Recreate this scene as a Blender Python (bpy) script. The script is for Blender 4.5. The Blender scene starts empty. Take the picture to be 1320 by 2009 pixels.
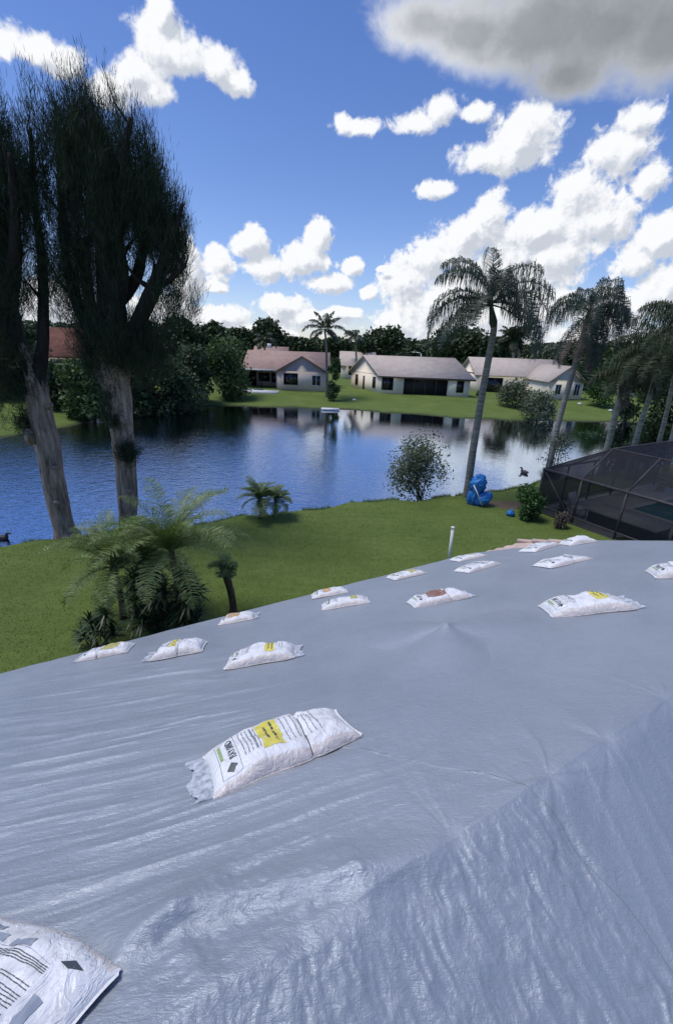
import bpy, math, random
import numpy as np
from mathutils import Vector, Matrix

# ------------------------------------------------------------------ camera, sky, sun, exposure
S = bpy.context.scene
C = S.collection
CAM_H, FPX = 6.0, 840.0
PITCH, ROLL = math.radians(21.0), math.radians(2.0)
camd = bpy.data.cameras.new('camera')
cam = bpy.data.objects.new('camera', camd); C.objects.link(cam)
camd.sensor_fit = 'VERTICAL'; camd.sensor_height = 36.0
camd.lens = 36.0*FPX/2009.0
camd.clip_start = 0.05; camd.clip_end = 3000
MC = Matrix.Rotation(math.radians(90)-PITCH, 4, 'X') @ Matrix.Rotation(ROLL, 4, 'Z')
cam.matrix_world = Matrix.Translation((0, 0, CAM_H)) @ MC
S.camera = cam
S.view_settings.view_transform = 'Standard'; S.view_settings.look = 'None'
S.view_settings.gamma = 1; S.view_settings.exposure = 0.22
S.view_settings.use_curve_mapping = False
S.cycles.max_bounces = 8; S.cycles.transparent_max_bounces = 24
S.cycles.use_denoising = True

def ray(x, y):
    return (MC.to_3x3() @ Vector(((x-660)/FPX, (1004.5-y)/FPX, -1.0)))
def at_z(x, y, z):
    d = ray(x, y); return Vector((0, 0, CAM_H)) + d*((z-CAM_H)/d.z)
def at_y(x, y, Y):
    d = ray(x, y); return Vector((0, 0, CAM_H)) + d*(Y/d.y)

SUN_EL, SUN_AZ = math.radians(67), math.radians(-88)     # azimuth from +Y towards +X
sund = bpy.data.lights.new('sun', 'SUN'); sund.energy = 2.4; sund.angle = math.radians(22); sund.color = (1, .95, .87)
sun = bpy.data.objects.new('sun', sund); C.objects.link(sun)
sd = Vector((math.sin(SUN_AZ)*math.cos(SUN_EL), math.cos(SUN_AZ)*math.cos(SUN_EL), math.sin(SUN_EL)))
sun.rotation_euler = sd.to_track_quat('Z', 'Y').to_euler()

W = bpy.data.worlds.new('World'); S.world = W; W.use_nodes = True
wt = W.node_tree; wn, wl = wt.nodes, wt.links
wn.clear()
class G:                                            # small node-graph helper
    def __init__(s, tree): s.t = tree
    def n(s, kind, **kw):
        o = s.t.nodes.new(kind)
        for k, v in kw.items(): setattr(o, k, v)
        return o
    def put(s, sock, v):
        if isinstance(v, bpy.types.NodeSocket): s.t.links.new(v, sock)
        elif v is not None: sock.default_value = v
    def math(s, op, a, b=None, c=None, clamp=False):
        o = s.n('ShaderNodeMath', operation=op, use_clamp=clamp)
        for i, v in enumerate((a, b, c)): s.put(o.inputs[i], v)
        return o.outputs[0]
    def vec(s, op, a, b=None, out=0):
        o = s.n('ShaderNodeVectorMath', operation=op)
        s.put(o.inputs[0], a); s.put(o.inputs[1], b)
        return o.outputs[out]
    def mixc(s, f, a, b, blend='MIX'):
        o = s.n('ShaderNodeMix', data_type='RGBA', blend_type=blend)
        s.put(o.inputs[0], f); s.put(o.inputs[6], a); s.put(o.inputs[7], b)
        return o.outputs[2]
    def maprange(s, v, a, b, c, d, smooth=False):
        o = s.n('ShaderNodeMapRange'); o.interpolation_type = 'SMOOTHSTEP' if smooth else 'LINEAR'
        for i, q in enumerate((v, a, b, c, d)): s.put(o.inputs[i], q)
        return o.outputs[0]
    def noise(s, vec, scale, detail=3, rough=.5, dist=0):
        o = s.n('ShaderNodeTexNoise')
        s.put(o.inputs['Vector'], vec); s.put(o.inputs['Scale'], scale); s.put(o.inputs['Detail'], detail)
        s.put(o.inputs['Roughness'], rough); s.put(o.inputs['Distortion'], dist)
        return o.outputs['Fac']
    def ramp(s, f, stops):
        o = s.n('ShaderNodeValToRGB'); s.put(o.inputs[0], f)
        e = o.color_ramp.elements
        while len(e) > 1: e.remove(e[-1])
        e[0].position, e[0].color = stops[0][0], (*stops[0][1], 1)
        for p, c in stops[1:]:
            q = e.new(p); q.color = (*c, 1)
        return o.outputs[0]

def azel(px, py):
    d = ray(px, py).normalized(); return math.atan2(d.x, d.y), math.asin(d.z)
WHITE = [(60,100,90,50),(20,80,60,40),(130,125,60,40),(215,170,60,40),(262,140,55,45),(320,100,55,55),(318,30,22,45),(360,120,50,40),
 (425,130,38,42),(455,160,30,26),(300,180,60,28),(690,247,50,18),(672,238,22,22),(862,215,50,40),(822,240,48,28),(925,222,32,22),
 (1020,280,65,58),(965,310,70,36),(860,372,36,18),(1215,310,70,60),(1150,370,72,55),(1248,230,42,36),(1278,345,45,40),(1180,430,70,50),
 (962,415,42,45),(905,465,62,46),(850,510,62,42),(800,560,60,55),(1050,450,75,42),(1110,500,90,60),(985,540,120,70),(780,640,60,36),
 (860,600,90,60),(1010,620,130,60),(1300,470,55,42),(1240,520,60,36),(1310,560,90,60),(1210,610,90,60),(485,478,42,30),(530,530,50,28),
 (628,466,27,34),(605,515,55,32),(645,555,58,20),(692,525,22,18),(432,515,28,38),(425,562,24,12),(722,574,22,14),(750,527,17,7),
 (560,600,52,24),(600,622,60,20),(675,612,30,10),(430,620,70,22),(490,650,120,16),(360,540,45,60),(320,610,70,40),(80,600,100,50)]
GREY = [(830,45,85,70),(930,70,110,80),(1050,60,130,95),(1190,60,190,120),(1110,150,95,55),(1290,80,90,100),(1000,-90,260,120),(1250,-120,260,160)]
g = G(wt)
gen = g.n('ShaderNodeTexCoord').outputs['Generated']
sep = g.n('ShaderNodeSeparateXYZ'); wl.new(gen, sep.inputs[0])
az = g.math('ARCTAN2', sep.outputs[0], sep.outputs[1]); el = g.math('ARCSINE', sep.outputs[2])
cmb = g.n('ShaderNodeCombineXYZ'); wl.new(az, cmb.inputs[0]); wl.new(el, cmb.inputs[1])
Q = cmb.outputs[0]
def blobs(q, lst, k=.25):
    acc = None
    for cx, cy, rx, ry in lst:
        a0, e0 = azel(cx, cy); a1, e1 = azel(cx+rx, cy); a2, e2 = azel(cx, cy-ry)
        ra, re = math.hypot(a1-a0, e1-e0), math.hypot(a2-a0, e2-e0)
        v = g.vec('SUBTRACT', q, (a0, e0, 0)); v = g.vec('MULTIPLY', v, (1/ra, 1/re, 0))
        r = g.vec('LENGTH', v, out=1)
        acc = r if acc is None else g.math('SMOOTH_MIN', acc, r, k)
    return g.math('SUBTRACT', 1.2, acc)
def field(q, dirv, lst, amp, sc, k=.25):
    n1 = g.noise(dirv, sc, 6, .62, .2); n2 = g.noise(dirv, sc*4.2, 5, .6, .8)
    n = g.math('ADD', g.math('MULTIPLY', g.math('SUBTRACT', n1, .5), amp), g.math('MULTIPLY', g.math('SUBTRACT', n2, .5), amp*.34))
    return g.math('ADD', blobs(q, lst, k), n)
OFF = (-.012, .016, 0)
q2 = g.vec('ADD', Q, OFF); gen2 = g.vec('ADD', gen, (-.012, 0, .016))
Dw = field(Q, gen, WHITE, 2.9, 12); Dw2 = field(q2, gen2, WHITE, 2.9, 12)
aw = g.maprange(Dw, -.04, g.maprange(el, .1, .8, .34, .8), 0, 1, True)
shade = g.math('SUBTRACT', Dw, Dw2)
shade = g.maprange(g.math('ADD', shade, g.math('MULTIPLY', g.math('SUBTRACT', 1, g.math('MINIMUM', Dw, 1.2)), .22)), -.42, .42, 0, 1, True)
wcol = g.ramp(shade, [(0, (5.1, 5.45, 6.1)), (.35, (6.1, 6.4, 7.0)), (.65, (7.2, 7.4, 7.8)), (1, (8.3, 8.4, 8.6))])
wthin = g.maprange(Dw, 0.0, .5, 0, 1)
Dg = field(Q, gen, GREY, 1.3, 7, .8)
ag = g.maprange(Dg, -.08, .6, 0, 1, True)
gs = g.math('ADD', g.math('MINIMUM', Dg, .9), g.math('MULTIPLY', g.math('SUBTRACT', g.noise(gen, 6, 6, .6), .25), .9))
lft = g.maprange(az, .05, .42, .55, 0, True)                 # the cloud's lit western flank
gs = g.math('SUBTRACT', gs, lft)
gcol = g.ramp(g.maprange(gs, .0, 1.25, 0, 1), [(0, (7.0, 7.2, 7.6)), (.3, (5.2, 5.4, 5.75)), (.65, (3.2, 3.4, 3.7)), (1, (2.2, 2.35, 2.6))])
sky = g.n('ShaderNodeTexSky', sky_type='NISHITA'); sky.sun_disc = False
sky.sun_elevation = SUN_EL; sky.sun_rotation = SUN_AZ; sky.altitude = 0; sky.air_density = 1.0; sky.dust_density = .3; sky.ozone_density = 3.0
skyc = g.mixc(1.0, sky.outputs[0], (1.12, 1.08, 1.27, 1), 'MULTIPLY')
skyc = g.mixc(1.0, skyc, g.ramp(g.maprange(el, .1, 1.1, 0, 1), [(0, (1.0, 1.0, 1.0)), (.5, (.82, .88, .97)), (1, (.58, .70, .86))]), 'MULTIPLY')
hs = g.n('ShaderNodeHueSaturation'); wl.new(skyc, hs.inputs['Color']); hs.inputs['Saturation'].default_value = 1.08
cc = g.mixc(aw, hs.outputs[0], wcol); cc = g.mixc(ag, cc, gcol)
bg = g.n('ShaderNodeBackground'); wl.new(cc, bg.inputs[0]); bg.inputs[1].default_value = 0.1
wo = g.n('ShaderNodeOutputWorld'); wl.new(bg.outputs[0], wo.inputs[0])
W.cycles.sampling_method = 'MANUAL'; W.cycles.sample_map_resolution = 512

# ------------------------------------------------------------------ helpers
rng = np.random.default_rng(7); random.seed(7)
def mesh(name, V, F, mat=None, parent=None, smooth=False, mats=None, midx=None):
    """V (N,3); F array (M,k) or list of arrays of different k"""
    V = np.asarray(V, dtype=np.float32)
    Fs = F if isinstance(F, list) and len(F) and isinstance(F[0], np.ndarray) else [np.asarray(F)]
    Fs = [np.asarray(f, dtype=np.int32) for f in Fs if len(f)]
    me = bpy.data.meshes.new(name)
    me.vertices.add(len(V)); me.vertices.foreach_set('co', V.ravel())
    nl = sum(f.size for f in Fs); nf = sum(len(f) for f in Fs)
    me.loops.add(nl); me.loops.foreach_set('vertex_index', np.concatenate([f.ravel() for f in Fs]))
    me.polygons.add(nf)
    tot = np.concatenate([np.full(len(f), f.shape[1], dtype=np.int32) for f in Fs])
    st = np.concatenate([[0], np.cumsum(tot)[:-1]]).astype(np.int32)
    me.polygons.foreach_set('loop_start', st); me.polygons.foreach_set('loop_total', tot)
    if smooth: me.polygons.foreach_set('use_smooth', np.ones(nf, dtype=bool))
    if mats:
        for m in mats: me.materials.append(m)
        if midx is not None: me.polygons.foreach_set('material_index', np.asarray(midx, dtype=np.int32))
    elif mat: me.materials.append(mat)
    me.update(calc_edges=True); me.validate()
    o = bpy.data.objects.new(name, me); C.objects.link(o)
    if parent is not None: o.parent = parent
    return o
class MB:
    """collects pieces into one mesh"""
    def __init__(s): s.V = []; s.F = {}; s.n = 0
    def add(s, V, F):
        V = np.asarray(V, dtype=float)
        for f in (F if isinstance(F, list) and len(F) and isinstance(F[0], np.ndarray) else [np.asarray(F)]):
            if len(f): s.F.setdefault(f.shape[1], []).append(np.asarray(f)+s.n)
        s.V.append(V); s.n += len(V); return s
    def box(s, a, b, M=None):
        x0, y0, z0 = a; x1, y1, z1 = b
        V = np.array([(x0,y0,z0),(x1,y0,z0),(x1,y1,z0),(x0,y1,z0),(x0,y0,z1),(x1,y0,z1),(x1,y1,z1),(x0,y1,z1)], float)
        if M is not None: V = V @ np.array(M.to_3x3()).T + np.array(M.translation)
        return s.add(V, np.array([(0,3,2,1),(4,5,6,7),(0,1,5,4),(1,2,6,5),(2,3,7,6),(3,0,4,7)]))
    def tube(s, P, R, k=8, cap=True, wob=0, r=None):
        P = [Vector(p) for p in P]; n = len(P)
        if not hasattr(R, '__len__'): R = [R]*n
        V = []
        x = None
        for i, p in enumerate(P):
            t = (P[min(i+1, n-1)]-P[max(i-1, 0)]).normalized()
            if x is None: x = t.orthogonal().normalized()
            x = (x - t*x.dot(t)).normalized(); y = t.cross(x)
            for j in range(k):
                a = 2*math.pi*j/k
                rr = R[i]*(1+(wob*(random.random()-.5) if wob else 0))
                V.append(p + (x*math.cos(a)+y*math.sin(a))*rr)
        F = [(i*k+j, i*k+(j+1) % k, (i+1)*k+(j+1) % k, (i+1)*k+j) for i in range(n-1) for j in range(k)]
        s.add([tuple(v) for v in V], np.array(F))
        if cap:
            base = s.n-len(V)
            c = s.n; s.add([tuple(P[0]), tuple(P[-1])], np.zeros((0, 3), int))
            T = [(base+(j+1) % k, base+j, c) for j in range(k)]+[(base+(n-1)*k+j, base+(n-1)*k+(j+1) % k, c+1) for j in range(k)]
            s.F.setdefault(3, []).append(np.array(T))
        return s
    def build(s, name, mat, parent=None, smooth=False):
        V = np.concatenate(s.V); F = [np.concatenate(f) for f in s.F.values()]
        return mesh(name, V, F, mat, parent, smooth)
def tag(o, label=None, cat=None, group=None, kind=None):
    if label: o['label'] = label
    if cat: o['category'] = cat
    if group: o['group'] = group
    if kind: o['kind'] = kind
    return o
def empty(name, loc=(0, 0, 0), label=None, cat=None, group=None, M=None):
    o = bpy.data.objects.new(name, None); C.objects.link(o); o.empty_display_size = .2
    if M is not None: o.matrix_world = M
    else: o.location = loc
    return tag(o, label, cat, group)
def parent_keep(o, root):                     # parent a mesh built in world coordinates under a placed root
    bpy.context.view_layer.update() if False else None
    o.parent = root; o.matrix_parent_inverse = root.matrix_basis.inverted() if root.parent is None else Matrix()
    return o
def spline(pts, n):
    P = np.array([tuple(p) for p in pts], float); m = len(P)
    t = np.linspace(0, m-1, n); out = []
    for q in t:
        i = min(int(q), m-2); f = q-i
        p0, p1, p2, p3 = P[max(i-1, 0)], P[i], P[i+1], P[min(i+2, m-1)]
        out.append(.5*((2*p1)+(p2-p0)*f+(2*p0-5*p1+4*p2-p3)*f*f+(3*p1-p0-3*p2+p3)*f**3))
    return np.array(out)
TAB = np.random.default_rng(3).random((256, 256))
def vn(x, y):
    xi = np.floor(x).astype(int); yi = np.floor(y).astype(int); fx = x-xi; fy = y-yi
    fx = fx*fx*fx*(fx*(fx*6-15)+10); fy = fy*fy*fy*(fy*(fy*6-15)+10)
    a = TAB[xi & 255, yi & 255]; b = TAB[(xi+1) & 255, yi & 255]; c = TAB[xi & 255, (yi+1) & 255]; d = TAB[(xi+1) & 255, (yi+1) & 255]
    return (a*(1-fx)+b*fx)*(1-fy)+(c*(1-fx)+d*fx)*fy
def fbm(x, y, o=4, g=.5):
    s = 0; a = 1; t = 0
    for i in range(o):
        s = s+a*vn(x*2**i+i*17.3, y*2**i+i*9.1); t += a; a *= g
    return s/t
def ridged(x, y, o=3):
    s = 0; a = 1; t = 0
    for i in range(o):
        s = s+a*(1-np.abs(2*vn(x*2**i+i*31.7, y*2**i+i*11.9)-1)); t += a; a *= .5
    return s/t
def sstep(a, b, x):
    t = np.clip((x-a)/(b-a), 0, 1); return t*t*(3-2*t)

# ------------------------------------------------------------------ materials
def new_mat(name, base, rough=.7, spec=.5, metal=0, trans=0):
    m = bpy.data.materials.new(name); m.use_nodes = True
    b = m.node_tree.nodes['Principled BSDF']
    b.inputs['Base Color'].default_value = (*base, 1); b.inputs['Roughness'].default_value = rough
    b.inputs['Specular IOR Level'].default_value = spec; b.inputs['Metallic'].default_value = metal
    return m, G(m.node_tree), b
def mottled(name, c1, c2, scale=3, rough=.8, spec=.3, bump=0, bscale=20, detail=4, coord='Object', lo=.3, hi=.7, bdist=.02):
    m, g, b = new_mat(name, c1, rough, spec)
    v = g.n('ShaderNodeTexCoord').outputs[coord]
    f = g.noise(v, scale, detail, .6)
    g.put(b.inputs['Base Color'], g.ramp(f, [(lo, c1), (hi, c2)]))
    if bump:
        bn = g.n('ShaderNodeBump'); bn.inputs['Strength'].default_value = bump; bn.inputs['Distance'].default_value = bdist
        g.put(bn.inputs['Height'], g.noise(v, bscale, 4, .6)); g.put(b.inputs['Normal'], bn.outputs[0])
    return m
def leafmat(name, c1, c2, scale=1.0, rough=.55, transl=.25):
    m, g, b = new_mat(name, c1, rough, .35)
    v = g.n('ShaderNodeTexCoord').outputs['Object']
    f = g.noise(v, scale, 3, .6)
    nf = g.n('ShaderNodeTexWhiteNoise'); g.put(nf.inputs['Vector'], g.vec('SNAP', v, (.13, .13, .13)))
    f = g.math('ADD', g.math('MULTIPLY', f, .7), g.math('MULTIPLY', nf.outputs['Value'], .3))
    col = g.ramp(f, [(.3, c1), (.7, c2)])
    g.put(b.inputs['Base Color'], col)
    tr = g.n('ShaderNodeBsdfTranslucent'); g.put(tr.inputs['Color'], g.mixc(1, col, (1.0, 1.15, .5, 1), 'MULTIPLY'))
    mx = g.n('ShaderNodeMixShader'); mx.inputs[0].default_value = transl
    out = [n for n in g.t.nodes if n.type == 'OUTPUT_MATERIAL'][0]
    g.put(mx.inputs[1], b.outputs[0]); g.put(mx.inputs[2], tr.outputs[0]); g.put(out.inputs[0], mx.outputs[0])
    return m
def barkmat(name, c1, c2, zscale=1.2, hscale=9, bump=1.0, bdist=.05, rings=0):
    m, g, b = new_mat(name, c1, .9, .2)
    v = g.n('ShaderNodeTexCoord').outputs['Object']
    s = g.vec('MULTIPLY', v, (hscale, hscale, zscale))
    f = g.noise(s, 1.0, 5, .65, .5)
    g.put(b.inputs['Base Color'], g.ramp(f, [(.3, c1), (.65, c2)]))
    bn = g.n('ShaderNodeBump'); bn.inputs['Strength'].default_value = bump; bn.inputs['Distance'].default_value = bdist
    g.put(bn.inputs['Height'], f); g.put(b.inputs['Normal'], bn.outputs[0])
    return m
M = {}
M['ped'] = new_mat('plain_dark', (.02, .02, .025), .6)[0]
M['casleaf'] = leafmat('casuarina_leaf', (.016, .030, .018), (.042, .066, .034), .8, .8, .12)
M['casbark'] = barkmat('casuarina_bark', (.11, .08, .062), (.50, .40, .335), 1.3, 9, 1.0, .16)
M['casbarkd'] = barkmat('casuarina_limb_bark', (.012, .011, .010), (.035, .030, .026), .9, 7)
M['palmbark'] = barkmat('palm_bark', (.10, .092, .078), (.29, .275, .24), 13, 1.5, .8, .03)
M['palmbark2'] = barkmat('pale_palm_bark', (.12, .12, .09), (.36, .35, .28), 11, 2, .8, .03)
M['shaft'] = mottled('crown_shaft', (.03, .045, .03), (.07, .08, .055), 4)
M['queen'] = leafmat('queen_palm_leaf', (.028, .045, .034), (.065, .09, .06), 1.2, .5, .12)
M['queen2'] = leafmat('dense_palm_leaf', (.028, .045, .024), (.06, .085, .04), 1.2, .55, .12)
M['dead'] = leafmat('dead_frond', (.09, .07, .055), (.16, .13, .11), 2, .8, .1)
M['pygmy'] = leafmat('pygmy_palm_leaf', (.10, .165, .055), (.24, .30, .11), 2.2, .5, .2)
M['drac'] = leafmat('strap_leaf', (.02, .045, .018), (.06, .10, .04), 3, .45, .08)
M['coco'] = leafmat('coconut_leaf', (.03, .05, .03), (.06, .085, .045), .6, .5, .15)
M['fol1'] = leafmat('dark_foliage', (.022, .044, .018), (.065, .10, .038), .5, .6, .12)
M['fol2'] = leafmat('mid_foliage', (.038, .082, .026), (.105, .16, .052), .4, .6, .18)
M['fol3'] = leafmat('grey_green_foliage', (.07, .09, .055), (.17, .20, .13), .8, .6, .2)
M['fol4'] = leafmat('bright_bush_foliage', (.03, .08, .02), (.08, .16, .04), 2.0, .5, .2)
M['brown'] = leafmat('brown_twigs', (.08, .065, .05), (.16, .13, .10), 2.0, .7, .1)
M['trunk'] = mottled('small_trunk', (.06, .05, .04), (.14, .12, .10), 5)
M['white'] = mottled('white_paint', (.66, .66, .66), (.76, .76, .75), 3, .5)
M['glass'] = new_mat('dark_window_glass', (.012, .014, .018), .08, .6)[0]
M['framew'] = new_mat('window_frame', (.10, .09, .08), .5)[0]
# ------------------------------------------------------------------ terrain and water
WZ = -.45
nearP = np.array([(-80, -10), (-30, 2.4), (-20, 7.6), (-10.4, 11.9), (-9, 12.4), (-4.1, 14.5), (-2, 15.7), (.84, 16.9), (5.5, 18.4), (8.3, 19.8), (10.3, 20.9), (16, 24), (26, 28), (45, 33), (90, 40)])
farP = np.array([(-90, 30), (-24, 38), (-19.6, 43.1), (-14.9, 47.6), (-10.6, 48.7), (-1, 49.1), (7.3, 47.2), (12.4, 45.5), (17.6, 44.9), (23, 45.8), (29, 46.4), (60, 50), (90, 52)])
leftP = np.array([(-60, -10), (-26, 20), (-22.6, 28.1), (-21.2, 34.5), (-20.5, 38), (-19.6, 43.1), (-19, 60)])   # (x, y): x as a function of y
def ysh(x): return np.interp(x, nearP[:, 0], nearP[:, 1])+.9+.18*np.sin(x*1.3)+.12*np.sin(x*3.1)
def yfar(x): return np.interp(x, farP[:, 0], farP[:, 1])+.25*np.sin(x*.9)
def xleft(y): return np.interp(y, leftP[:, 1], leftP[:, 0])+.3*np.sin(y*.8)
def ground_z(x, y):
    x = np.asarray(x, float); y = np.asarray(y, float)
    dn = (y-ysh(x))*.88; df = yfar(x)-y; dl = x-xleft(y)
    near = np.where(dn < 0, WZ*sstep(-1.1, 0, dn)*1.0, WZ-sstep(0, 3, dn)*1.2)
    hn = near + .05*np.sin(x*.35+1)*np.sin(y*.4)*sstep(0, -3, dn) + .16*sstep(-7, -1.2, dn)*(1-sstep(-1.2, -.2, dn))*0
    hf = np.where(df < 0, WZ+.12*sstep(0, -.6, df)+.93*sstep(0, -14, df), WZ-sstep(0, 3, df)*1.2)
    hl = np.where(dl < 0, WZ+.15*sstep(0, -.6, dl)+1.0*sstep(0, -9, dl), WZ-sstep(0, 3, dl)*1.2)
    return np.maximum(np.maximum(hn, hf), hl)
def axis(cuts):
    out = []
    for a, b, s in cuts: out.append(np.arange(a, b, s))
    return np.concatenate(out)
gx = axis([(-900, -120, 60), (-120, -40, 4), (-40, -14, .5), (-14, 14, .25), (14, 45, .6), (45, 120, 5), (120, 960, 60)])
gy = axis([(-120, -10, 10), (-10, 2, 1), (2, 24, .22), (24, 66, .5), (66, 130, 4), (130, 1900, 80)])
X, Y = np.meshgrid(gx, gy, indexing='ij'); Z = ground_z(X, Y)
def gridfaces(a, b):
    i = np.arange((a-1))[:, None]*b+np.arange(b-1)[None, :]; i = i.ravel()
    return np.stack([i, i+b, i+b+1, i+1], 1)
m, g, b = new_mat('lawn', (.05, .1, .02), .9, .15)
v = g.n('ShaderNodeTexCoord').outputs['Object']
f1 = g.noise(v, .45, 4, .6); f2 = g.noise(v, 5, 5, .7); f3 = g.noise(v, 38, 3, .7)
f4 = g.noise(g.vec('MULTIPLY', g.vec('ADD', v, g.vec('MULTIPLY', v, (0, 0, 0))), (.35, 2.6, 1)), 1.0, 3, .6, .6)
f = g.math('ADD', g.math('MULTIPLY', f1, .30), g.math('ADD', g.math('MULTIPLY', f4, .22), g.math('ADD', g.math('MULTIPLY', f2, .25), g.math('MULTIPLY', f3, .23))))
col = g.ramp(f, [(.34, (.078, .122, .026)), (.5, (.125, .178, .042)), (.66, (.185, .235, .068))])
# bare muddy strip where the grass meets the water
sz = g.n('ShaderNodeSeparateXYZ'); g.put(sz.inputs[0], v)
mud = g.maprange(g.math('ADD', sz.outputs[2], g.math('MULTIPLY', g.noise(v, 1.5, 3), .16)), -.36, -.22, 1, 0, True)
col = g.mixc(mud, col, (.06, .07, .035, 1))
dx = g.vec('SUBTRACT', v, (7.3, 17.2, 0)); dx = g.vec('MULTIPLY', dx, (.75, 1.5, 0))
patch = g.maprange(g.math('ADD', g.vec('LENGTH', dx, out=1), g.math('MULTIPLY', g.noise(v, 4, 3), .7)), .9, 1.3, 1, 0, True)
col = g.mixc(patch, col, (.17, .13, .085, 1))
g.put(b.inputs['Base Color'], col)
bn = g.n('ShaderNodeBump'); bn.inputs['Strength'].default_value = .8; bn.inputs['Distance'].default_value = .05
g.put(bn.inputs['Height'], g.math('ADD', f2, f3)); g.put(b.inputs['Normal'], bn.outputs[0]); M['lawn'] = m
tag(mesh('ground', np.stack([X, Y, Z], -1).reshape(-1, 3), gridfaces(len(gx), len(gy)), m, smooth=True), kind='structure')

m, g, b = new_mat('lake_water', (.42, .52, .66), .05, .5, 1.0)
b.inputs['IOR'].default_value = 1.6
v = g.n('ShaderNodeTexCoord').outputs['Object']
w1 = g.noise(g.vec('MULTIPLY', v, (1, 1.6, 1)), 3.4, 3, .55, .3); w2 = g.noise(v, 1.1, 2, .5); w3 = g.noise(g.vec('MULTIPLY', v, (1, 1.5, 1)), 11, 2, .5)
# breeze: ruffled in front, calmer close under the far bank
sy = g.n('ShaderNodeSeparateXYZ'); g.put(sy.inputs[0], v)
calm = g.maprange(g.math('ADD', g.math('SUBTRACT', sy.outputs[1], g.math('MULTIPLY', sy.outputs[0], -1.1)), g.math('MULTIPLY', w2, 8)), 10, 42, .95, .10, True)
h = g.math('ADD', g.math('MULTIPLY', w1, 1.0), g.math('ADD', g.math('MULTIPLY', w2, .8), g.math('MULTIPLY', w3, .3)))
bn = g.n('ShaderNodeBump'); bn.inputs['Distance'].default_value = .032
g.put(bn.inputs['Strength'], calm); g.put(bn.inputs['Height'], h); g.put(b.inputs['Normal'], bn.outputs[0]); M['water'] = m
tag(mesh('water', [(-85, -12, WZ), (95, -12, WZ), (95, 53, WZ), (-85, 53, WZ)], [(0, 1, 2, 3)], m), kind='structure')

# grass blades on the near lawn, too many to count
def grass():
    N = 110000
    x = rng.uniform(-13, 12, N); y = rng.uniform(3.5, 21, N)
    # roof footprint is skipped, and blades thin out with distance
    nn = -.4886*x+.8725*y
    k = (nn > 4.3) & (y < ysh(x)-.15) & (rng.random(N) < np.clip(9/np.maximum(y, 4), .25, 1)) & ~((((x-7.3)*.75)**2+((y-17.2)*1.5)**2) < .7)
    k &= ~((x*.8725+y*.4886 > 14.4) & (nn < 14))
    x, y = x[k], y[k]
    xe = rng.uniform(-16, 14, 26000); ye = ysh(xe)-rng.uniform(.25, 1.0, 26000)**1.0; ke = fbm(xe*1.3, xe*0, 3) > .42
    ne = int(ke.sum()); x = np.concatenate([x, xe[ke]]); y = np.concatenate([y, ye[ke]]); z = ground_z(x, y); n = len(x)
    a = rng.uniform(0, 2*np.pi, n); w = rng.uniform(.004, .009, n)*(1+y*.05); h = rng.uniform(.018, .042, n)
    h[n-ne:] *= rng.uniform(1.5, 6, ne); w[n-ne:] *= .7
    l = rng.uniform(-.04, .04, (n, 2)); l[n-ne:] *= 2
    V = np.empty((n, 3, 3))
    V[:, 0] = np.stack([x-np.cos(a)*w, y-np.sin(a)*w, z-.004], 1)
    V[:, 1] = np.stack([x+np.cos(a)*w, y+np.sin(a)*w, z-.004], 1)
    V[:, 2] = np.stack([x+l[:, 0], y+l[:, 1], z+h], 1)
    o = mesh('grass', V.reshape(-1, 3), np.arange(n*3).reshape(-1, 3), leafmat('grass_blade', (.125, .18, .042), (.215, .27, .075), 1.2, .6, .25))
    tag(o, 'short mown green grass blades covering the near lawn', 'grass', kind='stuff')
grass()

# ------------------------------------------------------------------ the house under the tarp
U = np.array([.8725, .4886, 0]); NN = np.array([-.4886, .8725, 0]); RN, RZ, SL = .655, 4.4, .413
def roof_z(n): return RZ-SL*np.abs(n-RN)
def upos(u, n, dz=0.0):
    u = np.asarray(u, float); n = np.asarray(n, float)
    return np.stack([U[0]*u+NN[0]*n, U[1]*u+NN[1]*n, roof_z(n)+dz], -1)
def roof_hit(px, py):
    d = np.array(ray(px, py)); s = (RZ+SL*RN-CAM_H)/(d[2]+SL*(NN@d)); p = np.array([0, 0, CAM_H])+d*s
    return U@p, NN@p
EAVE, RAKE, BACK = 4.82, 6.66, -3.5
own = empty('house', tuple(upos(0, 0)*[1, 1, 0]), 'one storey house below the camera, roof almost wholly under a grey tarp', 'house')
def ob(mb, name, mat, root, smooth=False): return parent_keep(mb.build(name, mat, None, smooth), root)
M['stucco'] = mottled('cream_stucco', (.52, .47, .38), (.60, .55, .45), 2, .85, .2, .3, 60)
RM = Matrix(((U[0], NN[0], 0, 0), (U[1], NN[1], 0, 0), (0, 0, 1, 0), (0, 0, 0, 1)))
w = MB().box((-9, BACK+.6, -.3), (RAKE-.5, EAVE-.65, 2.45), RM)
ob(w, 'wall', M['stucco'], own)
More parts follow.
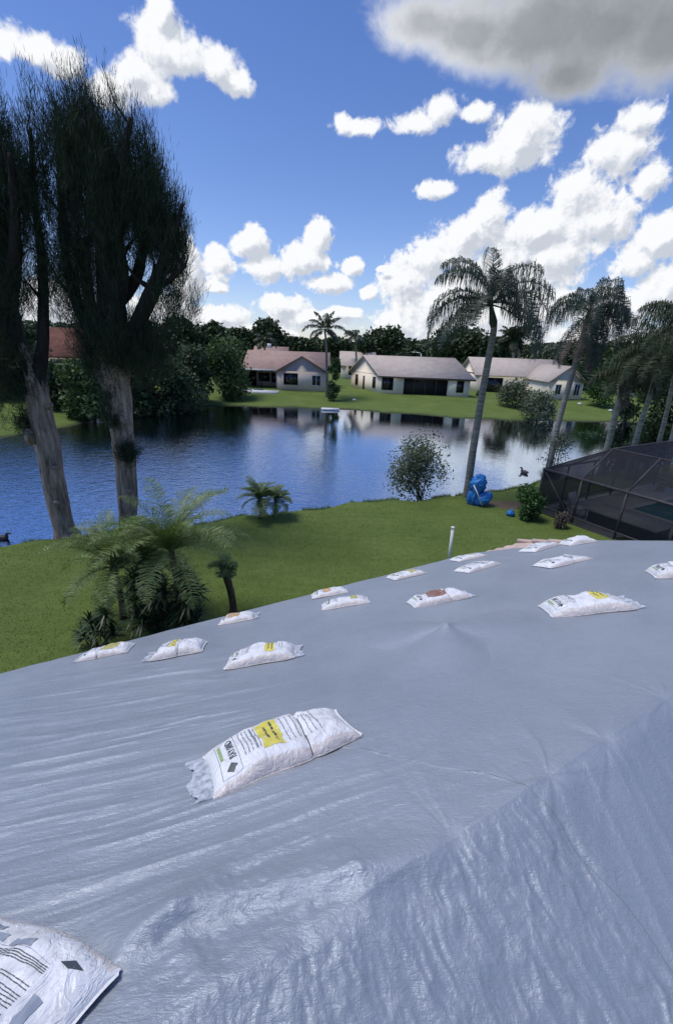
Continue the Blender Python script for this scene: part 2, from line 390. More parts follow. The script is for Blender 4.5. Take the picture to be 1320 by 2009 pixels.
# sloped deck, tiles and fascia
M['tile'] = mottled('pink_barrel_tile', (.50, .38, .33), (.64, .52, .45), 5, .85, .2, .4, 40)
M['tile'].name = 'weathered_pink_tile'
tu = np.arange(3.2, RAKE+.001, .02); tn = np.arange(1.2, EAVE+.001, .04)
TU, TN = np.meshgrid(tu, tn, indexing='ij')
course = ((EAVE-TN) % .36)/.36
hh = -.075+.032*np.abs(np.sin(np.pi*TU/.24))+.022*course
roofo = mesh('roof', upos(TU, TN, hh).reshape(-1, 3), gridfaces(len(tu), len(tn)), M['tile'], None, True)
parent_keep(roofo, own)
r2 = MB()
for (a, b_) in (((-9, BACK), (RAKE-.02, RN)), ((-9, RN), (RAKE-.02, EAVE-.02))):
    q = [upos(u_, n_, dz) for dz in (-.24, -.10) for u_, n_ in ((a[0], a[1]), (b_[0], a[1]), (b_[0], b_[1]), (a[0], b_[1]))]
    r2.add(q, np.array([(0, 3, 2, 1), (4, 5, 6, 7), (0, 1, 5, 4), (1, 2, 6, 5), (2, 3, 7, 6), (3, 0, 4, 7)]))
ob(r2, 'roof_deck', mottled('roof_board', (.30, .25, .2), (.38, .32, .26), 4), own)
rk = MB()                                                  # row of barrel caps along the gable edge
for i, n_ in enumerate(np.arange(3.85, EAVE-.25, .30)):
    P = [upos(RAKE-.03, n_-.02, -.015), upos(RAKE-.03, n_+.33, .005)]
    rk.tube(P, [.030, .042], 10)
ob(rk, 'rake_tile_row', M['tile'], own, True)
fs = MB()
fs.add([upos(-9, EAVE-.02, -.30), upos(RAKE, EAVE-.02, -.30), upos(RAKE, EAVE-.02, -.1), upos(-9, EAVE-.02, -.1), upos(-9, EAVE, -.30), upos(RAKE, EAVE, -.30), upos(RAKE, EAVE, -.1), upos(-9, EAVE, -.1)],
       np.array([(0, 1, 2, 3), (7, 6, 5, 4), (0, 4, 5, 1), (3, 2, 6, 7), (0, 3, 7, 4), (1, 5, 6, 2)]))
ob(fs, 'fascia', M['white'], own)

# ------------------------------------------------------------------ the tarp
NAILS = [(1.40, RN), (1.78, RN), (2.3, RN), (.88, RN), (.3, RN)]
VU, VN = roof_hit(870, 1256)
seamP = [roof_hit(*p) for p in ((640, 1468), (700, 1472), (790, 1492), (860, 1512), (950, 1522), (1035, 1548))]
FOLD = (roof_hit(130, 1880), roof_hit(860, 1660))
def tarp_h(u, n):
    """height of the tarp above the plain roof plane"""
    d = n-RN; front = sstep(.0, .12, d)
    h = np.full(np.shape(u), .012)
    # a slightly rounded ridge line, sagging between the points that hold it
    h = h-.004*np.exp(-(d/.03)**2)
    # long pulled folds to the left, fanning slightly
    a = np.radians(-15)+np.radians(-5)*np.clip(n-1.5, -1, 2)
    wx = fbm(u*1.3, n*1.3, 3)-.5
    s = u*np.cos(a)+n*np.sin(a); t = -u*np.sin(a)+n*np.cos(a)+.07*wx
    msk = sstep(1.35, .1, u)*sstep(RN+.03, RN+.35, n)*(1-.75*sstep(3.3, 4.4, n))
    fold = ridged(s*.9, t*7.5, 2)**2
    h = h+msk*(.020*(fold-.3)+.010*(ridged(s*1.5+9, t*19, 2)-.5)+.0035*(ridged(s*2.5+3, t*43, 2)-.5))
    # broad slack on the far side, faint lines from bag to bag
    h = h+.010*(fbm(u*1.1+4, n*1.4, 3)-.5)*sstep(.8, 2, u)+.0035*(ridged(u*.7+n*.35, (n-u*.35)*5, 2)-.5)*sstep(.9, 2., u)
    # short ripples in the middle
    rp = sstep(.1, .7, u)*sstep(2.2, 1.2, u)*sstep(RN, RN+.2, n)*sstep(2.1, 1.3, n)
    h = h+rp*(.0042*(ridged((u+n*.5)*7, (n-u*.2)*17, 2)-.5)+.002*(fbm(u*30, n*34, 2)-.5))
    # crumpled slack by the ridge near the camera
    cr = np.exp(-(((u-.12)/.42)**2+((n-.80)/.26)**2))
    h = h+cr*(.020*(ridged(u*4+fbm(u*6, n*6, 2), n*5, 3)-.5)+.014*(ridged(u*13+n*4, n*17, 3)-.5))
    # a hump of slack with a lit crest
    h = h+.018*np.exp(-(((u-.52)/.09)**2+((n-.74)/.11)**2))*(.6+.8*ridged(u*14, n*14, 2))
    # dip under the near bag and the fold it pulls up
    h = h+.045*np.exp(-(((u+.05)/.17)**2+((n-.93-.25*(u+.05))/.05)**2))-.015*np.exp(-(((u+.35)/.22)**2+((n-1.0)/.2)**2))
    # one broad fold running from under the near bag up to the ridge
    (ax, ay), (bx, by) = FOLD; tx, ty = bx-ax, by-ay; LL = math.hypot(tx, ty); tx /= LL; ty /= LL
    fs_ = ((u-ax)*tx+(n-ay)*ty)/LL; fd = -(u-ax)*ty+(n-ay)*tx-.025*np.sin(fs_*5)+.03*(fbm(u*3, n*3, 2)-.5)
    fm = sstep(-.15, .25, fs_)*sstep(1.1, .8, fs_)
    h = h+fm*.026*np.exp(-np.where(fd > 0, fd/.10, fd/.045)**2)-fm*.012*np.exp(-((fd+.09)/.06)**2)
    # fans of wrinkles from each point where the tarp is pinned
    for k, (pu, pn) in enumerate(NAILS):
        r = np.hypot(u-pu, n-pn)+1e-4; th = np.arctan2(n-pn, u-pu)
        wr = np.exp(-r/(.35+.25*vn(th*2+k*9, th*0)))*np.minimum(r/.09, 1)*(.25+1.2*vn(th*2.3+k*5, th*0+k))
        amp = (.012, .010, .007, .008, .004)[k]
        h = h+amp*wr*(ridged(th*(1.9+k*.3)+k*7+.8*(fbm(u*3, n*3, 2)-.5), r*.8+k, 2)-.5)-.010*np.exp(-(r/.05)**2)
    # back slope: coarse crumple left of the lap, straight pulled lines right of it
    back = sstep(.02, -.08, d)
    lap = sstep(1.27, 1.33, u+.05*d)
    h = h+back*(1-lap)*(.016*(ridged(u*9+fbm(u*9, n*9, 2)*1.5, n*4.5+u*2, 3)-.5)+.009*(ridged(u*24+2*fbm(u*8, n*8, 2), n*13, 3)-.5))
    h = h+back*lap*(.009*(ridged((u-.45*d)*9, n*.8, 2)-.5))
    h = h+back*lap*.005
    # step of the upper sheet lapped over the lower one on the front slope
    sp = np.array(seamP); su = np.interp(u, sp[:, 0], sp[:, 1])
    h = h+np.where((u > sp[0, 0]) & (u < sp[-1, 0]), .004*sstep(-.004, .004, n-su)*(1-sstep(.0, .3, n-su)), 0)*front
    # pitched over a vent pipe
    r = np.hypot((u-VU)/1.25, n-VN); th = np.arctan2(n-VN, (u-VU)/1.25)
    tri = .72+.28*np.cos(th*3+.6)
    h = h+.13*np.clip(1-r/(.8*tri), 0, 1)**1.25+.02*np.exp(-(r/.05)**2)+.012*np.clip(1-r/1.1, 0, 1)
    # eave and rake edges hang a touch
    h = h-.05*sstep(EAVE-.10, EAVE+.06, n)+.012*(fbm(u*2.2, n*0+3, 3)-.5)*sstep(EAVE-.9, EAVE, n)
    return h
tu = axis([(-7, -1.2, .05), (-1.2, 2.6, .0058), (2.6, RAKE+.06, .018)]); tn = axis([(BACK-.05, -.3, .08), (-.3, 2.4, .0055), (2.4, EAVE+.07, .013)])
TU, TN = np.meshgrid(tu, tn, indexing='ij')
V = upos(TU, TN, tarp_h(TU, TN)+.0).reshape(-1, 3)
F = gridfaces(len(tu), len(tn))
# the tarp stops short of the far corner and leaves the tiles bare
uc = TU.ravel(); nc = TN.ravel()
cutv = ((nc-3.78) + (uc-5.45)*(1.04/1.25)-.5+.05*np.sin(uc*9) > .0) & (uc > 5.0) & (nc > 3.55)
cutv = (nc-(4.86-(uc-5.25)*.92+.03*np.sin(uc*11)) > 0) & (uc > 5.25) & (nc > 3.55)
F = F[~cutv[F].any(1)]
m, g, b = new_mat('silver_grey_tarp', (.25, .29, .38), .5, .4)
v = g.n('ShaderNodeTexCoord').outputs['Object']
f = g.noise(v, 1.1, 4, .6)
g.put(b.inputs['Base Color'], g.ramp(f, [(.3, (.30, .337, .385)), (.7, (.355, .392, .44))]))
g.put(b.inputs['Roughness'], g.maprange(g.noise(v, 7, 4, .6), .3, .7, .40, .54))
b.inputs['Metallic'].default_value = .28
bn = g.n('ShaderNodeBump'); bn.inputs['Strength'].default_value = .55; bn.inputs['Distance'].default_value = .007
t1 = g.noise(v, 20, 5, .65, .6); t1 = g.math('SUBTRACT', 1, g.math('ABSOLUTE', g.math('MULTIPLY', g.math('SUBTRACT', t1, .5), 4))); t2 = g.noise(v, 90, 3, .6)
t3 = g.noise(g.vec('MULTIPLY', g.vec('ADD', v, (0, 0, 0)), (14, 55, 14)), 1.0, 4, .65, .5); t3 = g.math('SUBTRACT', 1, g.math('ABSOLUTE', g.math('MULTIPLY', g.math('SUBTRACT', t3, .5), 4)))
g.put(bn.inputs['Height'], g.math('ADD', g.math('MULTIPLY', t3, .45), g.math('ADD', g.math('MULTIPLY', t1, .5), g.math('MULTIPLY', t2, .3)))); g.put(b.inputs['Normal'], bn.outputs[0]); M['tarp'] = m
tarp = mesh('tarpaulin', V, F, m, None, True)
tag(tarp, 'silver grey plastic tarpaulin pulled tight over the sloping house roof', 'tarp')
# heat-welded laps: narrow darker lines that follow the cloth
def lap(pts, wdt, name):
    P = spline([(u_, n_, 0) for u_, n_ in pts], 120)
    t = np.gradient(P[:, :2], axis=0); t /= np.linalg.norm(t, axis=1)[:, None]; nr = np.stack([-t[:, 1], t[:, 0]], 1)
    wv = wdt*(.5+1.0*vn(np.arange(120)*.35, np.full(120, 2.2)))
    wig = .006*(fbm(np.arange(120)*.11, np.full(120, 5.), 2)-.5)
    A = P[:, :2]+nr*(wig+wv/2)[:, None]; B = P[:, :2]+nr*(wig-wv/2)[:, None]
    V = np.concatenate([upos(A[:, 0], A[:, 1], tarp_h(A[:, 0], A[:, 1])+.0015), upos(B[:, 0], B[:, 1], tarp_h(B[:, 0], B[:, 1])+.0015)])
    i = np.arange(119)
    return mesh(name, V, np.stack([i, i+1, i+121, i+120], 1), M['lapline'], tarp, True)
M['lapline'] = new_mat('lap_edge', (.24, .265, .30), .5)[0]
def back_hit(px, py):
    d = np.array(ray(px, py)); s = (RZ-SL*RN-CAM_H)/(d[2]-SL*(NN@d)); p = np.array([0, 0, CAM_H])+d*s
    return U@p, NN@p
lap(seamP, .0022, 'lap_seam')
lap([(1.275, RN-.01), back_hit(1090, 1610), back_hit(1140, 1690), back_hit(1240, 1800), back_hit(1320, 1920), (1.36, -.1)], .0032, 'lap_seam')
0 and lap([roof_hit(*p) for p in ((150, 1306), (230, 1335), (330, 1385), (440, 1440), (520, 1480))], .002, 'lap_seam')

# ------------------------------------------------------------------ sandbags
def textmesh(s, size):
    c = bpy.data.curves.new('lettering', 'FONT'); c.body = s; c.size = size; c.align_x = 'LEFT'; c.resolution_u = 2; c.offset = size*.02
    o = bpy.data.objects.new('lettering', c); C.objects.link(o)
    dg = bpy.context.evaluated_depsgraph_get(); e = o.evaluated_get(dg); me = e.to_mesh()
    V = np.array([v.co[:2] for v in me.vertices]); T = []
    me.calc_loop_triangles()
    T = np.array([t.vertices[:] for t in me.loop_triangles]); e.to_mesh_clear()
    bpy.data.objects.remove(o); bpy.data.curves.remove(c)
    return V, T
TXT, TXF = textmesh('PLAY SAND', .062)
m, g, b = new_mat('woven_bag_plastic', (.72, .73, .75), .38, .5)
v = g.n('ShaderNodeTexCoord').outputs['Object']
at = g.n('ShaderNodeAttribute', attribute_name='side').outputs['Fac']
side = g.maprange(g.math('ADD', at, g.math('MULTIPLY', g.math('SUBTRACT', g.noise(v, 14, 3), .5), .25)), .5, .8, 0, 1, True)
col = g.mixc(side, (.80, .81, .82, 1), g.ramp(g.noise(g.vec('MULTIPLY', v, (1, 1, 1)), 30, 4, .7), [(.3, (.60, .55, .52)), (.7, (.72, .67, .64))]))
dirt = g.maprange(g.noise(v, 5, 5, .7), .52, .75, 0, .38, True)
col = g.mixc(dirt, col, (.42, .38, .33, 1))
g.put(b.inputs['Base Color'], col)
bn = g.n('ShaderNodeBump'); bn.inputs['Strength'].default_value = .8; bn.inputs['Distance'].default_value = .010
wn_ = g.noise(g.vec('MULTIPLY', v, (1, .5, 1)), 17, 4, .6, 1.0)
g.put(bn.inputs['Height'], g.math('SUBTRACT', 1, g.math('ABSOLUTE', g.math('MULTIPLY', g.math('SUBTRACT', wn_, .5), 3)))); g.put(b.inputs['Normal'], bn.outputs[0]); M['bag'] = m
M['yellow'] = mottled('yellow_print', (.62, .54, .08), (.76, .68, .16), 30, .45)
M['rust'] = mottled('rust_brown_print', (.20, .085, .06), (.36, .22, .17), 16, .55)
M['orange'] = mottled('tan_orange_print', (.50, .30, .14), (.62, .44, .25), 16, .5)
M['olive'] = mottled('olive_print', (.38, .36, .10), (.52, .50, .22), 16, .5)
M['green'] = mottled('green_print', (.25, .36, .16), (.36, .48, .24), 20, .5)
M['ink'] = new_mat('dark_ink', (.06, .075, .085), .5)[0]
M['midink'] = new_mat('blue_grey_ink', (.22, .25, .30), .5)[0]
M['grey'] = new_mat('grey_ink', (.30, .34, .40), .5)[0]
m, g, b = new_mat('clear_end_film', (.62, .66, .72), .2, .6)
tr = g.n('ShaderNodeBsdfTransparent'); mx = g.n('ShaderNodeMixShader')
v = g.n('ShaderNodeTexCoord').outputs['Object']
g.put(mx.inputs[0], g.maprange(g.noise(v, 30, 4, .7), .35, .6, .35, .95))
g.put(mx.inputs[1], tr.outputs[0]); g.put(mx.inputs[2], b.outputs[0])
g.put([n for n in g.t.nodes if n.type == 'OUTPUT_MATERIAL'][0].inputs[0], mx.outputs[0]); M['film'] = m
M['strap'] = new_mat('black_twine', (.03, .03, .035), .6)[0]

def bag(p1, p2, Wd, T, seed, label, style='front', cinch=(), flap=0, color='yellow', cpos=(-.12, .28), far=False, flip=False, name='sandbag', lift=.0, lines=9, hump=0, bend=0):
    r = np.random.default_rng(seed)
    (u1, n1), (u2, n2) = p1, p2
    A = upos(u1, n1); B = upos(u2, n2); L = float(np.linalg.norm(B-A)); O = (A+B)/2
    lift += max(float(tarp_h(np.array(u_), np.array(n_))) for u_, n_ in ((u1, n1), (u2, n2), ((u1+u2)/2, (n1+n2)/2)))*.8-.002
    X_ = (B-A)/L; Zr = np.cross(U, np.array([NN[0], NN[1], -SL])); Zr /= np.linalg.norm(Zr); Y_ = np.cross(Zr, X_)
    mat = Matrix(((X_[0], Y_[0], Zr[0], O[0]), (X_[1], Y_[1], Zr[1], O[1]), (X_[2], Y_[2], Zr[2], O[2]+.006+lift), (0, 0, 0, 1)))
    root = empty(name, M=mat, label=label, cat='sandbag', group='sandbags weighing down the roof tarp')
    ph = r.uniform(0, 50, 4)
    def top(a, bb):
        aa = np.abs(a); ba = np.abs(bb)
        e = np.clip(1-aa**3.0, 0, 1)**.62*np.clip(1-ba**3.4, 0, 1)**.48
        lump = .66+.75*fbm(a*2.1+ph[0], bb*1.7+ph[1], 3)+hump*np.exp(-((a-.15)/.35)**2)
        c = 1
        for ca, cd in cinch: c = c*(1-cd*np.exp(-((a-ca-.04*bb)/.035)**2))
        wr = (.010*(ridged(a*5+ph[2]+bb*1.5, bb*2.5+ph[3]-a, 3)-.5)+.004*(ridged(a*15+ph[1], bb*9+a*4, 2)-.5))*np.clip(1-aa**6, 0, 1)
        return T*(.74 if far else .86)*e*lump*c+wr*np.clip(e*3, 0, 1)
    def outline(a, bb):
        wv = 1-.07*np.abs(a)**8+.035*np.sin(a*5+ph[0])
        for ca, cd in cinch: wv = wv*(1-.22*cd*np.exp(-((a-ca)/.05)**2))
        x = a*L/2*(1-.05*(1-np.abs(bb)**3)*np.abs(a)**6)
        return x, bb*Wd/2*wv+bend*(a*a-.4)
    na, nb = (34, 26) if far else (110, 72)
    a = np.sin(np.linspace(-1, 1, na)*np.pi/2); bb = np.sin(np.linspace(-1, 1, nb)*np.pi/2)
    AA, BB = np.meshgrid(a, bb, indexing='ij'); x, y = outline(AA, BB)
    zt = top(AA, BB)+.004
    zb = -.003+.004*(1-np.clip(1-np.abs(AA)**6, 0, 1)*np.clip(1-np.abs(BB)**6, 0, 1))
    Vt = np.stack([x, y, zt], -1).reshape(-1, 3); Vb = np.stack([x, y, zb], -1).reshape(-1, 3)
    Fg = gridfaces(na, nb); n0 = len(Vt)
    rim = [(i*nb, (i+1)*nb) for i in range(na-1)][::-1]
    idx = [i*nb for i in range(na)]; e1 = [(idx[i+1], idx[i]) for i in range(na-1)]
    e2 = [(i*nb+nb-1, (i+1)*nb+nb-1) for i in range(na-1)]
    e3 = [(i, i+1) for i in range(nb-1)]; e4 = [((na-1)*nb+i+1, (na-1)*nb+i) for i in range(nb-1)]
    rimf = np.array([(p, q, q+n0, p+n0) for p, q in e1+e2+e3+e4])[:, ::-1]
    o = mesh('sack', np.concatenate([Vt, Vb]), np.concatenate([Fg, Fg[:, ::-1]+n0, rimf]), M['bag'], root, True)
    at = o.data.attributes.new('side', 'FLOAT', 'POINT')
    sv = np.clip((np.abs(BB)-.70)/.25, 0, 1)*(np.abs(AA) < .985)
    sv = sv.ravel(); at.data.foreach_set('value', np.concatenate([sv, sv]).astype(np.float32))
    def drape(av, bv, lz=.0022):
        xx, yy = outline(av, bv); return np.stack([xx, yy, top(av, bv)+.004+lz], -1)
    def patch(a0, a1, b0, b1, mat, nm, lz=.0022, rag=0, n=14, parent=root):
        ga, gb = np.meshgrid(np.linspace(a0, a1, n), np.linspace(b0, b1, n), indexing='ij')
        if rag: ga = ga+rag*(fbm(gb*6+ph[2], ga*6, 2)-.5); gb = gb+rag*(fbm(ga*7+ph[1], gb*7, 2)-.5)
        return drape(ga, gb, lz).reshape(-1, 3), gridfaces(n, n)
    s = -1 if not flip else 1                    # which end carries the heading
    if style == 'front':
        if color:
            q = patch(cpos[0], cpos[1], -.62, .60, 0, 0, .0020, .05)
            mesh('colour_panel', *q, M[color], root, True)
        hd = MB()
        if not far:
            # heading box outline, wordmark, green bar, diamond
            for (a0, a1, b0, b1) in ((-.86, -.855, -.80, .66), (-.60, -.595, -.80, .66), (-.86, -.595, -.80, -.795), (-.86, -.595, .655, .66)):
                q = patch(a0, a1, b0, b1, 0, 0, .0022, 0, 8) if a1-a0 > .1 else patch(a0, a1, b0, b1, 0, 0, .0022, 0, 24); hd.add(*q)
            mesh('heading_frame', np.concatenate(hd.V), np.concatenate(hd.F[4]), M['ink'], root, True)
        tw = TXT[:, 0].max()
        sc = (.86*Wd/2)/tw
        if not far or True:
            av = (-.63 - TXT[:, 1]*sc*1.5/(L/2)*1.0); bv = -.42+TXT[:, 0]*sc/(Wd/2)
            mesh('wordmark', drape(av, bv, .0026), TXF[:, ::-1] if False else TXF, M['ink'], root)
        q = patch(-.835, -.79, -.20, .50, 0, 0, .0026); mesh('subtitle_bar', *q, M['green'], root, True)
        dv = MB()
        ga = np.array([-.79, -.715, -.64, -.715]); gb = np.array([-.62, -.51, -.62, -.73])
        dv.add(drape(np.append(ga, -.715), np.append(gb, -.62), .0028), np.array([(0, 1, 4), (1, 2, 4), (2, 3, 4), (3, 0, 4)]))
        dv.build('diamond_logo', M['ink'], root)
        ln = MB()
        for k in range(lines):
            a0 = -.53+k*.052 if k < 5 else cpos[1]+.06+(k-5)*.075
            if a0 > .85: break
            b_ = -.55
            while b_ < .55:
                w_ = r.uniform(.06, .22)
                ln.add(*patch(a0, a0+(.013 if k != 3 else .028), b_, min(b_+w_, .58), 0, 0, .0024, 0, 5)); b_ += w_+.035
        if ln.n: ln.build('fine_print', M['midink' if not far else 'grey'], root)
        if color == 'yellow' and not far:
            ln = MB()
            for a0, lim in ((cpos[0]+.09, .35), (cpos[0]+.19, .45)):
                b_ = -lim
                while b_ < lim: w_ = r.uniform(.08, .2); ln.add(*patch(a0, a0+.03, b_, b_+w_, 0, 0, .0034, 0, 5)); b_ += w_+.04
            ln.build('panel_print', M['ink'], root)
    else:                                          # the back of the bag: blocks of directions
        ln = MB(); gl = MB()
        for c0, c1, rows, b_lo, b_hi in ((-.90, -.10, 30, -.68, .34), (-.05, .60, 26, -.68, .24), (-.1, .62, 4, .36, .46)):
            for k in range(rows):
                b0 = b_lo+(b_hi-b_lo)*k/rows; a_ = c0
                if k % 6 == 5: continue
                while a_ < c1:
                    w_ = r.uniform(.015, .06); ln.add(*patch(a_, min(a_+w_, c1), b0, b0+.011, 0, 0, .0026, 0, 4)); a_ += w_+.008
        for a0, a1, b0, b1 in ((-.85, -.62, .52, .74), (-.55, -.30, .54, .72), (-.24, .02, .52, .62), (.10, .35, .50, .62), (.68, .76, -.6, .2), (-.4, -.12, .68, .76), (-.85, .6, .485, .49)):
            gl.add(*patch(a0, a1, b0, b1, 0, 0, .0020, .05))
        ln.build('fine_print', M['ink'], root); gl.build('grey_panel', M['grey'], root, True)
        dv = MB(); ga = np.array([.66, .76, .86, .76]); gb = np.array([.56, .66, .64, .54])
        dv.add(drape(np.append(ga, .76), np.append(gb, .6), .0028), np.array([(0, 1, 4), (1, 2, 4), (2, 3, 4), (3, 0, 4)])[:, ::-1]); dv.build('diamond_logo', M['ink'], root)
    # crimped ends and clear film flaps
    for sg, ln_ in ((-1, flap if flap > 0 else .010), (1, abs(flap) if flap < 0 else .008)):
        nb2, na2 = 40, 12
        bb2 = np.linspace(-.97, .97, nb2); k = np.linspace(0, 1, na2)
        K, B2 = np.meshgrid(k, bb2, indexing='ij'); x0, y0 = outline(np.full_like(B2, sg*1.0), B2)
        rag = 1-.55*fbm(B2*3+ph[0], B2*0+sg, 3)*(1 if ln_ > .03 else .2)
        xx = x0+sg*K*ln_*rag*1.5
        zz = .005+K*0+(.020*(ridged(B2*4+ph[1], K*1.5, 2)-.35)*K if ln_ > .03 else .002*K)
        zz = np.maximum(zz, .003)
        mesh('end_flap' if ln_ > .03 else 'end_seam', np.stack([xx, y0*(1-.06*K), zz], -1).reshape(-1, 3), gridfaces(na2, nb2)[:, ::(1 if sg > 0 else -1)], M['film'] if ln_ > .03 else M['bag'], root, True)
    for ca, cd in cinch:
        if not far:
            bv = np.linspace(-.985, .3, 40); P = drape(ca+.04*bv, bv, .001)
            MB().tube([tuple(p) for p in P], .0032, 6).build('twine', M['strap'], root, True)
    return root
def ends(x1, y1, x2, y2): return roof_hit(x1, y1), roof_hit(x2, y2)
BW = .36
bag((.21, 1.555), (.965, 1.52), .40, .105, 1, 'white sandbag with yellow panel lying alone mid tarp, nearest whole bag', cinch=((.30, .22),), flap=.085, cpos=(-.29, .0), lines=12, hump=.06)
bag((-.80, 1.24), (-.31, .73), .42, .10, 2, 'near sandbag cut by the bottom left corner, rows of small print facing up', style='back', lift=.0)
bag(*ends(447, 1305, 580, 1282), .33, .10, 3, 'plump sandbag with yellow panel, right one of the three by the left eave', cpos=(.15, .42), flap=-.06, lines=8)
bag(*ends(302, 1291, 402, 1272), .33, .10, 4, 'sandbag with tiny yellow panel and torn end, middle of the three by the left eave', cinch=((.12, .25),), flap=.07, cpos=(-.28, -.02), lines=10)
bag(*ends(162, 1293, 258, 1274), .32, .075, 5, 'flat crumpled sandbag with olive panel at the eave, leftmost on the tarp', color='olive', cpos=(-.1, .55), cinch=((-.15, .4),), flap=.04, lines=5)
bag(*ends(433, 1223, 500, 1211), .31, .085, 6, 'sandbag with tan orange panel at the eave below the leaning brown palm stem', color='orange', cpos=(-.55, .15), flap=-.05, lines=5, far=True)
bag(*ends(612, 1173, 680, 1161), .31, .08, 7, 'sandbag with tan panel at the eave, left and behind its white neighbour', color='orange', cpos=(-.35, .1), lines=9, far=True)
bag(*ends(632, 1194, 722, 1179), .33, .085, 8, 'long white sandbag just in front of the tan panelled one at the eave', color='olive', cpos=(.25, .55), lines=12, far=True, cinch=((-.3, .2),))
bag(*ends(765, 1138, 827, 1124), .32, .075, 9, 'small white sandbag alone at the middle of the eave edge', color='olive', cpos=(.1, .5), cinch=((0, .45),), lines=10, far=True)
bag(*ends(805, 1190, 912, 1169), .33, .10, 10, 'sandbag with rust brown panel and a tied waist, above the tarp peak', color='rust', cpos=(-.45, .22), cinch=((.32, .45),), flap=-.05, lines=4)
bag(*ends(890, 1103, 945, 1091), .30, .075, 11, 'sandbag on the eave edge just right of the white stake', color='olive', cpos=(.1, .4), cinch=((.0, .4),), lines=8, far=True)
bag(*ends(903, 1125, 968, 1107), .32, .085, 12, 'crumpled sandbag lying one step in from the bag by the white stake', color='grey', cpos=(.0, .3), cinch=((-.1, .5),), lines=12, far=True)
bag(*ends(1032, 1085, 1083, 1069), .32, .085, 13, 'crumpled white sandbag on the edge of the bare pink tiles', color='grey', cpos=(.3, .5), cinch=((.2, .3),), lines=6, far=True)
bag(*ends(1105, 1071, 1158, 1062), .34, .11, 14, 'smooth plain white sandbag on the gable edge, farthest from the eave tiles', color=None, lines=0, far=True)
bag(*ends(1060, 1115, 1140, 1096), .36, .085, 15, 'sandbag covered in grey marks, between the bare tiles and the large right hand bag', color='grey', cpos=(.1, .3), cinch=((.25, .3),), lines=12, far=True)
bag(*ends(1068, 1203, 1225, 1186), .42, .105, 16, 'large sandbag with pale yellow panel and clear right end, on the right of the tarp', cpos=(.18, .48), flap=-.07, lines=8)
bag(*ends(1275, 1130, 1400, 1122), .42, .10, 17, 'white sandbag cut by the right edge of the photo', cpos=(.2, .45), lines=8)
# ------------------------------------------------------------------ vegetation builders
def vz(*p): return Vector(p)
def leaf_cloud(centres, size, up=.25, stretch=1.5, r=None):
    """small leaf quads with random orientation at each centre; returns V, F"""
    r = r or rng; n = len(centres)
    nrm = r.normal(size=(n, 3)); nrm[:, 2] = np.abs(nrm[:, 2])+up; nrm /= np.linalg.norm(nrm, axis=1)[:, None]
    t = r.normal(size=(n, 3)); t -= nrm*(t*nrm).sum(1)[:, None]; t /= np.linalg.norm(t, axis=1)[:, None]; bt = np.cross(nrm, t)
    s = (np.asarray(size)*r.uniform(.6, 1.3, n))[:, None]
    c = np.asarray(centres)
    V = np.stack([c-t*s*stretch/2, c-bt*s*.42, c+t*s*stretch/2, c+bt*s*.42], 1).reshape(-1, 3)
    return V, np.arange(4*n).reshape(-1, 4)
def lobes_points(lobes, n, r, shell=.45):
    """points in a union of ellipsoids, denser near the outside, clumped"""
    vol = np.array([l[3]*l[4]*l[5] for l in lobes])**.72; k = r.choice(len(lobes), n, p=vol/vol.sum())
    d = r.normal(size=(n, 3)); d /= np.linalg.norm(d, axis=1)[:, None]
    rad = (shell+(1-shell)*r.random(n)**.7)
    # clumping: push leaves out or in with a noise on direction
    ph = k*1.7
    bump = .80+.42*vn(d[:, 0]*3.2+ph+9, d[:, 2]*3.2+d[:, 1]*2.7+ph)
    L = np.array(lobes)[k]
    return L[:, :3]+d*L[:, 3:6]*(rad*bump)[:, None]
def broad_tree(name, loc, h, wdt, seed, label, group, mat, cat='tree', nl=7, leaves=2600, ls=.34, trunk_h=.28, flat=.8, low=False, tall=1.0, tmat='trunk'):
    r = np.random.default_rng(seed)
    root = empty(name, loc, label, cat, group)
    th = h*trunk_h
    lob = []
    ch = h-th*(.25 if low else .75)
    for i in range(nl):
        a = r.uniform(0, 2*np.pi); q = r.uniform(.0, .34)*wdt; zz = h-ch*r.uniform(.22, .82)
        rr = wdt*r.uniform(.17, .30)
        if i == 0: q = 0; zz = h-ch*.32; rr = wdt*.30
        rz = min(rr*flat*tall, h-zz); lob.append((q*np.cos(a), q*np.sin(a), zz, rr, rr, max(rz, .15*wdt)))
    if low:
        for i in range(4):
            a = r.uniform(0, 2*np.pi); lob.append((.27*wdt*np.cos(a), .27*wdt*np.sin(a), h*.22, wdt*.24, wdt*.24, h*.24))
    lob = [(x, y, min(z, h-rz), a, b_, rz) for x, y, z, a, b_, rz in lob]
    P = lobes_points(lob, leaves, r, .35); P = P[P[:, 2] > .02*h]
    V, F = leaf_cloud(P, ls, r=r)
    m_ = MB().tube([(0, 0, -.5), (.05*h*r.normal()*.3, 0, th*.6), (0, 0, th), (0, .05, h*.72)], [.035*h, .028*h, .024*h, .006*h], 7)
    for l in lob[:6]:
        m_.tube([(0, 0, th*.8), (l[0]*.5, l[1]*.5, th*.8+(l[2]-th*.8)*.6), (l[0]*.95, l[1]*.95, l[2])], [.018*h, .012*h, .004*h], 5)
    m_.build('trunk', M[tmat], root, True)
    mesh('crown', V, F, M[mat], root)
    return root

